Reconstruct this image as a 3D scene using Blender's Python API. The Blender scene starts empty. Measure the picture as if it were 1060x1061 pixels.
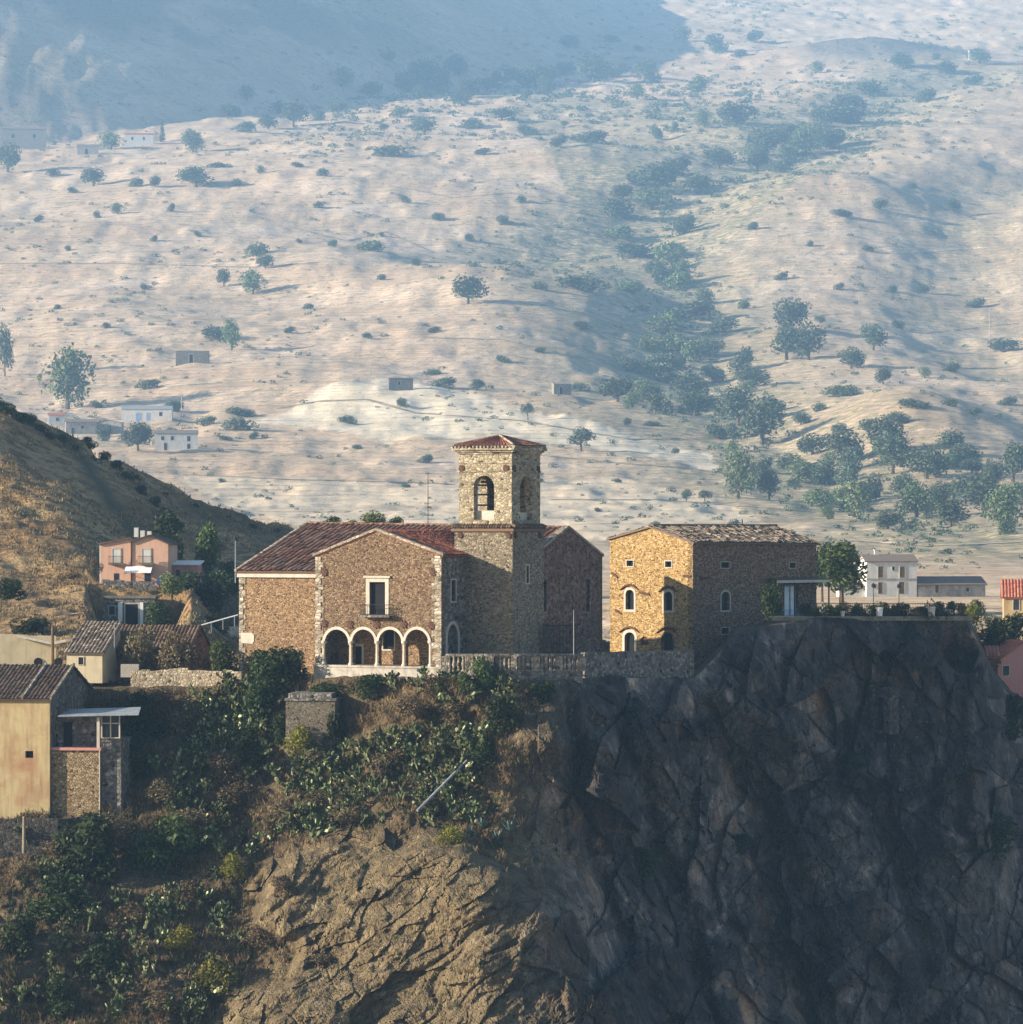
import bpy, math, random
import numpy as np
from mathutils import Vector
from mathutils.geometry import tessellate_polygon
C = bpy.context.scene.collection
R = math.radians
rnd = random.Random(7)
rng = np.random.default_rng(11)
SUN_EL, SUN_PSI = R(16.8), R(12.0)          # elevation; light travels to the right and a little away from the viewer
FOC, HZ, CX = 4000.0, 550.0, 530.0          # focal length and horizon in photo pixels

# ------------------------------------------------------------------ geometry helpers
def P(px, py, Y):
    return ((px - CX) * Y / FOC, Y, (HZ - py) * Y / FOC)
def Z(py, Y): return (HZ - py) * Y / FOC

def _h(ix, iy, iz):
    n = (ix * 374761393 + iy * 668265263 + iz * 2147483647 + 1013904223).astype(np.int64) & 0xffffffff
    n = ((n ^ (n >> 13)) * 1274126177) & 0xffffffff
    return ((n ^ (n >> 16)) & 0xffffff) / float(0xffffff)
def vnoise(x, y, z):
    x, y, z = np.broadcast_arrays(np.asarray(x, float), np.asarray(y, float), np.asarray(z, float))
    ix, iy, iz = np.floor(x).astype(np.int64), np.floor(y).astype(np.int64), np.floor(z).astype(np.int64)
    fx, fy, fz = x - ix, y - iy, z - iz
    fx, fy, fz = [f * f * f * (f * (f * 6 - 15) + 10) for f in (fx, fy, fz)]
    r = 0
    for dx in (0, 1):
        for dy in (0, 1):
            for dz in (0, 1):
                w = (fx if dx else 1 - fx) * (fy if dy else 1 - fy) * (fz if dz else 1 - fz)
                r = r + w * _h(ix + dx, iy + dy, iz + dz)
    return r * 2 - 1
def fbm(x, y, z, o=4, g=0.5):
    r, a = 0, 1.0
    for k in range(o):
        r = r + a * vnoise(x + 17.3 * k, y + 5.1 * k, z - 9.7 * k); a *= g
        x, y, z = x * 2.03, y * 2.03, z * 2.03
    return r
def ridged(x, y, z, o=4):
    r, a = 0, 1.0
    for k in range(o):
        r = r + a * (1 - 2 * np.abs(vnoise(x + 7.3 * k, y - 3.1 * k, z + 1.7 * k))); a *= 0.5
        x, y, z = x * 2.1, y * 2.1, z * 2.1
    return r
def facets(x, y, z, tilt=0.8):
    """worley cells, each with a plane of its own tilt: broken rock"""
    x, y, z = np.broadcast_arrays(np.asarray(x, float), np.asarray(y, float), np.asarray(z, float))
    ix, iy, iz = np.floor(x).astype(np.int64), np.floor(y).astype(np.int64), np.floor(z).astype(np.int64)
    best = np.full(x.shape, 9.0); val = np.zeros(x.shape)
    for dx in (-1, 0, 1):
        for dy in (-1, 0, 1):
            for dz in (-1, 0, 1):
                a, b, c = ix + dx, iy + dy, iz + dz
                qx, qy, qz = a + _h(a, b, c), b + _h(a + 91, b, c), c + _h(a, b + 57, c)
                d = (x - qx) ** 2 + (y - qy) ** 2 + (z - qz) ** 2
                v = (_h(a + 5, b + 3, c) - .5) + tilt * ((x - qx) * (_h(a, b, c + 33) - .5) + (z - qz) * (_h(a, b + 8, c + 71) - .5) + (y - qy) * (_h(a + 12, b + 8, c) - .5))
                m = d < best
                best = np.where(m, d, best); val = np.where(m, v, val)
    return val
def sstep(a, b, x):
    t = np.clip((np.asarray(x, float) - a) / (b - a), 0, 1); return t * t * (3 - 2 * t)

# ------------------------------------------------------------------ object helpers
def tag(o, label=None, cat=None, group=None, kind=None):
    if label: o['label'] = label
    if cat: o['category'] = cat
    if group: o['group'] = group
    if kind: o['kind'] = kind
    return o
def thing(name, label, cat, loc=(0, 0, 0), group=None):
    o = bpy.data.objects.new(name, None); C.objects.link(o); o.location = loc; o.empty_display_size = .5
    return tag(o, label, cat, group)
def root_loc(o):
    v = Vector((0, 0, 0))
    while o is not None:
        v = v + o.location; o = o.parent
    return v
def copy_tree(o, parent=None):
    c = o.copy(); C.objects.link(c); c.parent = parent
    for ch in list(o.children): copy_tree(ch, c)
    return c

class MB:
    """collects polygons (world coordinates) with a random tint for each piece"""
    def __init__(s): s.v, s.f, s.t = [], [], []
    def add(s, vs, fs, t=None):
        n = len(s.v); s.v.extend([tuple(map(float, p)) for p in vs])
        if t is None: t = rnd.random()
        for k, f in enumerate(fs):
            s.f.append(tuple(i + n for i in f)); s.t.append(t[k] if hasattr(t, '__len__') else t)
        return s
    def hexa(s, p, t=None):     # 8 points: bottom ring then top ring
        return s.add(p, [(3, 2, 1, 0), (4, 5, 6, 7), (0, 1, 5, 4), (1, 2, 6, 5), (2, 3, 7, 6), (3, 0, 4, 7)], t)
    def box(s, fr, a, b, t=None):   # between two corners in a frame function fr(u,w,z)
        (u0, w0, z0), (u1, w1, z1) = a, b
        return s.hexa([fr(u0, w0, z0), fr(u1, w0, z0), fr(u1, w1, z0), fr(u0, w1, z0), fr(u0, w0, z1), fr(u1, w0, z1), fr(u1, w1, z1), fr(u0, w1, z1)], t)
    def prism(s, fr, pts, w0, w1, t=None):  # polygon in (u,z) swept from w0 to w1
        n = len(pts)
        vs = [fr(u, w0, z) for u, z in pts] + [fr(u, w1, z) for u, z in pts]
        fs = [tuple(range(n)), tuple(range(2 * n - 1, n - 1, -1))] + [(i, i + n, (i + 1) % n + n, (i + 1) % n) for i in range(n)]
        return s.add(vs, fs, t)
    def wall(s, fr, outer, holes, w0, w1, t=None):  # polygon with holes, thickness w0..w1
        loops = [outer] + list(holes)
        tri = tessellate_polygon([[Vector((u, z, 0)) for u, z in l] for l in loops])
        flat = [p for l in loops for p in l]; n = len(flat)
        vs = [fr(u, w0, z) for u, z in flat] + [fr(u, w1, z) for u, z in flat]
        fs = [tuple(q) for q in tri] + [tuple(i + n for i in reversed(q)) for q in tri]
        k = 0
        for l in loops:
            m = len(l)
            fs += [(k + i, k + (i + 1) % m, k + (i + 1) % m + n, k + i + n) for i in range(m)]; k += m
        return s.add(vs, fs, t)
    def tube(s, pts, rad, n=6, t=None, cap=True):
        pts = [Vector(p) for p in pts]
        if not hasattr(rad, '__len__'): rad = [rad] * len(pts)
        rings = []
        for i, p in enumerate(pts):
            d = (pts[min(i + 1, len(pts) - 1)] - pts[max(i - 1, 0)]).normalized()
            a = d.orthogonal().normalized() if abs(d.z) > .9 else d.cross(Vector((0, 0, 1))).normalized()
            b = d.cross(a)
            rings.append([p + rad[i] * (math.cos(6.2832 * k / n) * a + math.sin(6.2832 * k / n) * b) for k in range(n)])
        vs = [v for r in rings for v in r]
        fs = [(i * n + k, i * n + (k + 1) % n, (i + 1) * n + (k + 1) % n, (i + 1) * n + k) for i in range(len(pts) - 1) for k in range(n)]
        if cap: fs += [tuple(range(n - 1, -1, -1)), tuple((len(pts) - 1) * n + k for k in range(n))]
        return s.add(vs, fs, t)
    def lathe(s, c, prof, n=10, t=None):    # prof: (radius, z)
        vs = [(c[0] + r * math.cos(6.2832 * k / n), c[1] + r * math.sin(6.2832 * k / n), c[2] + z) for r, z in prof for k in range(n)]
        fs = [(i * n + k, i * n + (k + 1) % n, (i + 1) * n + (k + 1) % n, (i + 1) * n + k) for i in range(len(prof) - 1) for k in range(n)]
        fs += [tuple(range(n - 1, -1, -1)), tuple((len(prof) - 1) * n + k for k in range(n))]
        return s.add(vs, fs, t)
    def build(s, name, mat, parent=None, smooth=False):
        me = bpy.data.meshes.new(name)
        o = bpy.data.objects.new(name, me); C.objects.link(o)
        off = Vector((0, 0, 0))
        if parent is not None: o.parent = parent; off = root_loc(parent)
        me.from_pydata([(a - off.x, b - off.y, c - off.z) for a, b, c in s.v], [], s.f)
        at = me.attributes.new('tint', 'FLOAT', 'FACE'); at.data.foreach_set('value', np.array(s.t, dtype=np.float32))
        if smooth: me.polygons.foreach_set('use_smooth', [True] * len(me.polygons))
        me.materials.append(mat); me.update()
        return o

def grid_mesh(name, X, Y, Zv, mat, attrs=None, flip=False, smooth=True):
    r, c = X.shape
    co = np.stack([X, Y, Zv], -1).reshape(-1, 3)
    i = np.arange(r * c).reshape(r, c)
    q = np.stack([i[:-1, :-1], i[:-1, 1:], i[1:, 1:], i[1:, :-1]], -1).reshape(-1, 4)
    if flip: q = q[:, ::-1]
    me = bpy.data.meshes.new(name)
    me.vertices.add(len(co)); me.vertices.foreach_set('co', co.ravel().astype(np.float32))
    me.loops.add(q.size); me.loops.foreach_set('vertex_index', q.ravel().astype(np.int32))
    me.polygons.add(len(q)); me.polygons.foreach_set('loop_start', np.arange(0, q.size, 4, dtype=np.int32))
    me.polygons.foreach_set('loop_total', np.full(len(q), 4, dtype=np.int32))
    me.update(calc_edges=True)
    me.polygons.foreach_set('use_smooth', np.full(len(q), smooth, dtype=bool))
    for k, a in (attrs or {}).items():
        at = me.attributes.new(k, 'FLOAT', 'POINT'); at.data.foreach_set('value', a.ravel().astype(np.float32))
    me.materials.append(mat); me.update()
    o = bpy.data.objects.new(name, me); C.objects.link(o)
    return o

# ------------------------------------------------------------------ materials
class NT:
    def __init__(s, name, rough=.9):
        s.m = bpy.data.materials.new(name); s.m.use_nodes = True; s.n = s.m.node_tree; s.n.nodes.clear()
        s.out = s.n.nodes.new('ShaderNodeOutputMaterial'); s.b = s.n.nodes.new('ShaderNodeBsdfPrincipled')
        s.n.links.new(s.b.outputs[0], s.out.inputs[0]); s.b.inputs['Roughness'].default_value = rough
        s.b.inputs['Specular IOR Level'].default_value = .2
        s.tc = s.n.nodes.new('ShaderNodeTexCoord'); s.co = s.tc.outputs['Object']
    def N(s, t, **k):
        n = s.n.nodes.new(t)
        for a, v in k.items():
            if hasattr(n, a): setattr(n, a, v)
            else: n.inputs[a.replace('_', ' ')].default_value = v
        return n
    def L(s, a, b): s.n.links.new(a, b)
    def scale(s, sc, src=None):
        n = s.N('ShaderNodeMapping'); n.inputs['Scale'].default_value = sc; s.L(src or s.co, n.inputs[0]); return n.outputs[0]
    def noise(s, sc, det=4, rough=.55, co=None, dist=0):
        n = s.N('ShaderNodeTexNoise', Scale=sc, Detail=det, Roughness=rough, Distortion=dist); s.L(co or s.co, n.inputs['Vector']); return n.outputs[0]
    def vor(s, sc, feat='F1', co=None, out=None, rand=1.0):
        n = s.N('ShaderNodeTexVoronoi', feature=feat, Scale=sc, Randomness=rand); s.L(co or s.co, n.inputs['Vector']); return n.outputs[out or 0]
    def ramp(s, src, stops, interp='LINEAR'):
        n = s.N('ShaderNodeValToRGB'); n.color_ramp.interpolation = interp; e = n.color_ramp.elements
        while len(e) < len(stops): e.new(.5)
        for k, (p, c) in enumerate(stops):
            e[k].position = p; e[k].color = (*c, 1) if hasattr(c, '__len__') else (c, c, c, 1)
        s.L(src, n.inputs[0]); return n.outputs[0]
    def mix(s, f, a, b, mode='MIX'):
        n = s.N('ShaderNodeMix'); n.data_type = 'RGBA'; n.blend_type = mode
        for src, i in ((f, 0), (a, 6), (b, 7)):
            if hasattr(src, 'links'): s.L(src, n.inputs[i])
            else: n.inputs[i].default_value = (*src, 1) if hasattr(src, '__len__') else src
        return n.outputs[2]
    def math(s, op, a, b=0.0, c=False):
        n = s.N('ShaderNodeMath'); n.operation = op; n.use_clamp = c
        for src, i in ((a, 0), (b, 1)):
            if hasattr(src, 'links'): s.L(src, n.inputs[i])
            else: n.inputs[i].default_value = src
        return n.outputs[0]
    def attr(s, name):
        n = s.N('ShaderNodeAttribute'); n.attribute_name = name; return n.outputs['Fac']
    def bump(s, h, dist=.1, strength=1.0):
        n = s.N('ShaderNodeBump', Strength=strength, Distance=dist); s.L(h, n.inputs['Height']); s.L(n.outputs[0], s.b.inputs['Normal'])
    def color(s, src):
        if hasattr(src, 'links'): s.L(src, s.b.inputs['Base Color'])
        else: s.b.inputs['Base Color'].default_value = (*src, 1)
        return s.m

def m_plain(name, col, rough=.8, var=.25, sc=1.5, metal=0):
    t = NT(name, rough); t.b.inputs['Metallic'].default_value = metal
    n = t.noise(sc, 5)
    return t.color(t.mix(t.ramp(n, [(.3, 0.), (.7, 1.)]), [c * (1 - var) for c in col], [min(1, c * (1 + var)) for c in col]))
def m_stone(name, c1, c2, c3, mortar, sc=2.6, flat=1.25, stain=.5, k=.74):
    c1, c2, c3, mortar = [[q * k for q in c] for c in (c1, c2, c3, mortar)]
    """rubble masonry: irregular stones, each of its own colour, in mortar, weathered in patches"""
    t = NT(name, .95)
    co = t.scale((1, 1, flat))
    wob = t.N('ShaderNodeTexNoise', Scale=2.0); t.L(co, wob.inputs['Vector'])
    add = t.N('ShaderNodeMixRGB', blend_type='LINEAR_LIGHT', Fac=.12); t.L(co, add.inputs[1]); t.L(wob.outputs[1], add.inputs[2])
    cell = t.vor(sc, 'F1', add.outputs[0], 'Color'); sep = t.N('ShaderNodeSeparateColor'); t.L(cell, sep.inputs[0])
    edge = t.vor(sc, 'DISTANCE_TO_EDGE', add.outputs[0])
    base = t.ramp(sep.outputs[0], [(0., [.55 * a for a in c1]), (.3, c1), (.5, c2), (.8, c3), (.9, [min(.8, 1.3 * a) for a in c3]), (1., [.5 * a for a in c1])])
    patch = t.ramp(t.noise(.22, 5), [(.35, 0.), (.65, 1.)])
    base = t.mix(t.math('MULTIPLY', patch, stain), base, t.mix(.6, base, [.42 * a for a in c2]))
    k = t.ramp(edge, [(.03, 1.), (.11, 0.)])
    col = t.mix(k, base, t.mix(sep.outputs[1], [a * .55 for a in mortar], mortar))
    hol = t.ramp(sep.outputs[2], [(.0, 1.), (.045, 1.), (.05, 0.)])
    col = t.mix(t.math('MULTIPLY', hol, t.math('SUBTRACT', 1.0, k)), col, [.25 * a for a in c1])
    h = t.math('ADD', t.ramp(edge, [(0., 0.), (.16, 1.)]), t.math('MULTIPLY', t.noise(9, 4), .6))
    t.bump(h, .07, .8)
    return t.color(col)
def m_tile(name, c1, c2, c3, lichen=.3):
    t = NT(name, .9); a = t.attr('tint')
    base = t.ramp(a, [(0., c1), (.5, c2), (1., c3)])
    n = t.ramp(t.noise(.35, 6, .7), [(.42, 0.), (.68, 1.)])
    base = t.mix(t.math('MULTIPLY', n, lichen), base, (.16, .15, .11))
    t.bump(t.noise(12, 3), .02, .5)
    return t.color(base)
def m_plaster(name, col, stain, sc=.5, amt=.6, rough=.85):
    col, stain = [q * .8 for q in col], [q * .75 for q in stain]
    t = NT(name, rough)
    n = t.ramp(t.noise(sc, 7, .65, dist=.4), [(.42, 0.), (.66, 1.)])
    s = t.ramp(t.noise(1.0, 5, .6, t.scale((2.5, 2.5, .25))), [(.45, 0.), (.75, 1.)])
    c = t.mix(t.math('MULTIPLY', n, amt), col, stain)
    c = t.mix(t.math('MULTIPLY', s, amt * .6), c, [.6 * a for a in stain])
    t.bump(t.noise(7, 5), .03, .5)
    return t.color(c)
def m_leaf(name, c1, c2, c3, trans=.25):
    t = NT(name, .6); a = t.attr('tint')
    oi = t.N('ShaderNodeObjectInfo')
    c = t.ramp(a, [(0., c1), (.6, c2), (1., c3)])
    hs = t.N('ShaderNodeHueSaturation'); t.L(c, hs.inputs['Color'])
    t.L(t.math('ADD', t.math('MULTIPLY', oi.outputs['Random'], .5), .75), hs.inputs['Value'])
    t.L(t.math('ADD', t.math('MULTIPLY', oi.outputs['Random'], .03), .485), hs.inputs['Hue'])
    c = hs.outputs[0]
    tr = t.N('ShaderNodeBsdfTranslucent'); t.L(c, tr.inputs[0])
    mx = t.N('ShaderNodeMixShader', Fac=trans); t.L(t.b.outputs[0], mx.inputs[1]); t.L(tr.outputs[0], mx.inputs[2]); t.L(mx.outputs[0], t.out.inputs[0])
    return t.color(c)

M = {}
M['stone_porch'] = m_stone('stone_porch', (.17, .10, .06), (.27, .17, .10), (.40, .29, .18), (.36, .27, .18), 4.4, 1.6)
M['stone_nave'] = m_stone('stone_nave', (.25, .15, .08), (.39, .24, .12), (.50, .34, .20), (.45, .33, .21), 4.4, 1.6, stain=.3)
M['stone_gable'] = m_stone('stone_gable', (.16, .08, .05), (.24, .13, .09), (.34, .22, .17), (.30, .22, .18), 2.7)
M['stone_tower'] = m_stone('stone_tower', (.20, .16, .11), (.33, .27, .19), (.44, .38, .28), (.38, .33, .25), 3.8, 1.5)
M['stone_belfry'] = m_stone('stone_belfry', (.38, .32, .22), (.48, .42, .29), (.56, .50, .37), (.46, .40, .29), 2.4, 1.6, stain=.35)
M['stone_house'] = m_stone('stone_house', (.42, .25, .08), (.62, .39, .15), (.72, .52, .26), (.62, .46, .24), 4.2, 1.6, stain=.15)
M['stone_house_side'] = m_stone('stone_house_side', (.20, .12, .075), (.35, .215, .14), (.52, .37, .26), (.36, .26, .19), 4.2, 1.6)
M['stone_pale'] = m_stone('stone_pale', (.30, .26, .20), (.44, .39, .31), (.55, .50, .42), (.38, .33, .27), 2.2)
M['stone_loft'] = m_stone('stone_loft', (.36, .27, .15), (.48, .37, .21), (.58, .46, .28), (.28, .20, .12), 3.6)
M['stone_grey'] = m_stone('stone_grey', (.16, .15, .14), (.26, .24, .22), (.38, .36, .33), (.22, .21, .19), 2.4)
M['stone_dark'] = m_stone('stone_dark', (.08, .075, .07), (.12, .11, .10), (.17, .155, .14), (.10, .09, .08), 2.6)
M['quoin'] = m_stone('quoin', (.40, .35, .26), (.50, .45, .36), (.60, .55, .46), (.40, .34, .26), 1.5, 1.8)
M['trim'] = m_plaster('trim', (.60, .56, .49), (.42, .38, .32), 1.6, .5)
M['plinth'] = m_plaster('plinth', (.52, .49, .44), (.25, .23, .20), .7, .8)
M['dark'] = m_plain('dark', (.012, .012, .014), .9)
M['glass'] = m_plain('glass', (.03, .035, .045), .15)
M['iron'] = m_plain('iron', (.03, .026, .024), .6)
M['rust'] = m_plain('rust', (.09, .045, .03), .8)
M['wood'] = m_plain('wood', (.13, .085, .05), .8, .4, 4)
M['paleboard'] = m_plain('paleboard', (.55, .52, .46), .8, .2, 3)
M['tile_old'] = m_tile('tile_old', (.09, .045, .03), (.18, .085, .06), (.32, .19, .13), .5)
M['tile_red'] = m_tile('tile_red', (.15, .045, .03), (.22, .07, .045), (.30, .12, .08), .3)
M['tile_tower'] = m_tile('tile_tower', (.20, .07, .05), (.28, .10, .07), (.36, .15, .10), .3)
M['tile_house'] = m_tile('tile_house', (.07, .055, .045), (.20, .15, .11), (.46, .38, .30), .4)
M['tile_dark'] = m_tile('tile_dark', (.055, .035, .025), (.11, .065, .045), (.20, .13, .09), .4)
M['tile_far'] = m_tile('tile_far', (.16, .13, .12), (.22, .18, .16), (.30, .25, .22), .5)
M['tile_bright'] = m_tile('tile_bright', (.36, .11, .07), (.42, .14, .09), (.48, .19, .12), .1)
M['yellow'] = m_plaster('yellow', (.54, .45, .25), (.42, .24, .14), .3, 1.0)
M['pink'] = m_plaster('pink', (.78, .50, .37), (.66, .40, .30), .3, .5)
M['rose'] = m_plaster('rose', (.60, .30, .26), (.50, .26, .22), .5, .4)
M['white'] = m_plaster('white', (.78, .77, .74), (.52, .52, .52), .5, .5)
M['cream'] = m_plaster('cream', (.66, .58, .40), (.45, .38, .26), .6, .5)
M['ochre'] = m_plaster('ochre', (.58, .44, .24), (.40, .28, .15), .5, .6)
M['concrete'] = m_plaster('concrete', (.28, .25, .19), (.14, .12, .09), .8, .7)
M['sheet'] = m_plain('sheet', (.26, .29, .32), .5)
M['blue'] = m_plain('blue', (.22, .36, .62), .6)
M['cloth'] = m_plain('cloth', (.80, .80, .80), .8, .1)
M['bark'] = m_plain('bark', (.10, .075, .05), .95, .4, 6)
M['leaf_dark'] = m_leaf('leaf_dark', (.014, .026, .01), (.03, .05, .017), (.07, .095, .034))
M['leaf_mid'] = m_leaf('leaf_mid', (.025, .045, .013), (.055, .085, .025), (.12, .15, .05))
M['leaf_pale'] = m_leaf('leaf_pale', (.07, .10, .035), (.15, .19, .07), (.24, .28, .12))
M['leaf_lime'] = m_leaf('leaf_lime', (.08, .09, .012), (.18, .18, .025), (.30, .28, .05))
M['leaf_dry'] = m_leaf('leaf_dry', (.075, .056, .032), (.15, .115, .065), (.30, .24, .14), .15)
M['leaf_far'] = m_leaf('leaf_far', (.05, .075, .045), (.09, .12, .07), (.15, .175, .10), .15)  # lifted, bluish green: part of the distance haze is put into the leaf colour
M['leaf_farpale'] = m_leaf('leaf_farpale', (.09, .125, .055), (.145, .20, .09), (.22, .27, .13), .15)
M['cactus'] = m_leaf('cactus', (.03, .045, .014), (.06, .08, .026), (.44, .44, .26), .0)
M['agave'] = m_leaf('agave', (.06, .10, .09), (.12, .18, .16), (.20, .27, .24), .0)
M['grass_dry'] = m_leaf('grass_dry', (.10, .072, .038), (.20, .148, .078), (.36, .28, .15), .2)
# ================================================================== THE LAND
# ---- far country: one sheet from the viewer's valley to the skyline
_Y = [-600, 200, 300, 440, 458, 478, 500, 600, 700, 800, 900, 1000, 1100, 1250, 1400, 1550, 1700, 1900, 2100, 2400, 2600, 2800, 2950, 3200, 3800, 6000]
_Zt = [-85, -85, -85, -84, -78, -32, -14.5, -11.2, -9.6, -6, -1, 7.5, 19.5, 40, 66, 99, 136, 183, 226, 285, 328, 374, 412, 465, 520, 560]
_yy = np.arange(-600, 6000, 5.0)
_zz = np.interp(_yy, _Y, _Zt); _k = np.ones(9) / 9
_zz[8:-8] = np.convolve(_zz, _k, 'same')[8:-8]
def base_y(py):          # distance of the undisturbed slope at a photo row
    k = (_yy > 500) & (_yy < 3700); return float(np.interp(-py, -(HZ - _zz[k] * FOC / _yy[k]), _yy[k]))
def W(px, py):
    Y = base_y(py); return ((px - CX) * Y / FOC, Y)
def seg_dist(x, y, pts):
    d = np.full(np.shape(x), 1e9)
    for (ax, ay), (bx, by) in zip(pts[:-1], pts[1:]):
        t = np.clip(((x - ax) * (bx - ax) + (y - ay) * (by - ay)) / ((bx - ax) ** 2 + (by - ay) ** 2 + 1e-9), 0, 1)
        d = np.minimum(d, np.hypot(x - ax - t * (bx - ax), y - ay - t * (by - ay)))
    return d
RAV = [W(*p) for p in [(1010, 80), (930, 105), (845, 150), (770, 185), (690, 215), (672, 260), (690, 320), (705, 380), (745, 430), (800, 480), (880, 515), (960, 540), (1070, 570)]]
RAV2 = [W(*p) for p in [(640, 235), (600, 240), (545, 262), (480, 280)]]
FOLD = [W(*p) for p in [(1060, 180), (1000, 215), (985, 300), (1010, 360), (1060, 380)]]
HUMPS = [  # px, py, across, along, height
    (880, 190, 190, 70, 8), (1000, 150, 150, 70, 4), (800, 225, 120, 45, 4), (940, 400, 150, 50, 5), (470, 320, 120, 60, 10),
    (560, 350, 120, 55, 9), (430, 185, 170, 60, 10), (200, 230, 180, 70, 9), (120, 330, 150, 60, 8), (600, 190, 110, 50, 8),
    (330, 400, 150, 50, 3), (640, 310, 60, 40, 7), (1090, 300, 90, 70, -6), (950, 460, 90, 40, 8), (330, 290, 90, 40, 7)]
HUMPS = [(*W(px, py), a * base_y(py) / FOC, (base_y(py - b / 2) - base_y(py + b / 2)) * .8 if py - b / 2 > 0 else 150, h) for px, py, a, b, h in HUMPS]
def H(x, Y):
    x = np.asarray(x, float); Y = np.asarray(Y, float)
    x, Y = np.broadcast_arrays(x, Y)
    z = np.interp(Y, _yy, _zz)
    far = sstep(820, 1250, Y)
    far = far * (1 - .65 * sstep(1900, 2150, Y) * sstep(0, 120, np.interp(Y, [1800, 2000, 2160, 2300, 2450, 2700, 3000, 3600], [-420, -245, -120, -40, 30, 75, 110, 140]) - x))
    # long folds and knolls, drawn out across the slope
    z = z + far * (6 * fbm(x / 190 + .04 * Y / 10, Y / 170, 3.3, 3, .4) + .9 * fbm(x / 70, Y / 45, 8.1, 4, .55))
    z = z + sstep(700, 900, Y) * .7 * fbm(x / 9, Y / 22, 1.1, 3)
    for hx, hy, a, b, h in HUMPS:
        z = z + h * np.exp(-((x - hx) / a) ** 2 - ((Y - hy) / b) ** 2)
    z = z - far * 6 * np.exp(-(seg_dist(x, Y, RAV) / 32) ** 2) - far * 5 * np.exp(-(seg_dist(x, Y, RAV2) / 25) ** 2)
    z = z - 8 * np.exp(-(seg_dist(x, Y, FOLD) / 30) ** 2)
    # the mountain at upper left, falling away to the right and so in its own shade
    xe = np.interp(Y, [1800, 2000, 2160, 2300, 2450, 2700, 3000, 3600], [-420, -245, -120, -40, 30, 75, 110, 140])
    d = xe - x
    up = np.clip(d, 0, 900)
    z = z + (.44 * up + .10 * np.minimum(up, 50)) * sstep(1850, 2150, Y) + sstep(0, 100, d) * 1.2 * ridged(x / 160, Y / 260, 4.4, 3) * sstep(1850, 2150, Y)
    # the flat ground ahead of the rise stays calm; the near valley is rough
    z = z + (1 - sstep(500, 620, Y)) * 1.2 * fbm(x / 25, Y / 25, 2.2, 3)
    # knoll of bare rock near the top right
    kx, ky = 99, 2480
    z = z + 15 * np.exp(-((x - 235) / 60) ** 2 - ((Y - 2480) / 60) ** 2)
    return z
ST = 3.2
_H0 = H
def _in(Y): return np.where(Y > 600, 600 + (Y - 600) / ST, Y)      # the far country lies half as deep again
def _out(Y): return np.where(Y > 600, 600 + (Y - 600) * ST, Y)
def H(x, Y):
    x, Y = np.broadcast_arrays(np.asarray(x, float), np.asarray(Y, float))
    Yi = _in(Y); k = np.where(Y > 600, Y / np.maximum(Yi, 1), 1.0)
    z = _H0(x / k, Yi) * k; return np.where(z > 1130, 1130 + 45 * np.tanh((z - 1130) / 90), z)
def at(px, py):
    """point of the far country seen at a photo pixel"""
    Y = np.concatenate([np.arange(500, 1000, 6.0), np.arange(1000, 9400, 22.0)])
    x = (px - CX) * Y / FOC; zr = (HZ - py) * Y / FOC
    hit = H(x, Y) > zr
    k = int(np.argmax(hit)) if hit.any() else len(Y) - 1
    a, b = (Y[k - 1], Y[k]) if k else (Y[0], Y[0])
    for _ in range(2):
        q = np.linspace(a, b, 9); h_ = H((px - CX) * q / FOC, q) > (HZ - py) * q / FOC; h_[-1] = True; j = int(np.argmax(h_)); a, b = q[max(j - 1, 0)], q[j]
    x = (px - CX) * b / FOC
    return (x, b, float(H(x, b)))

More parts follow.
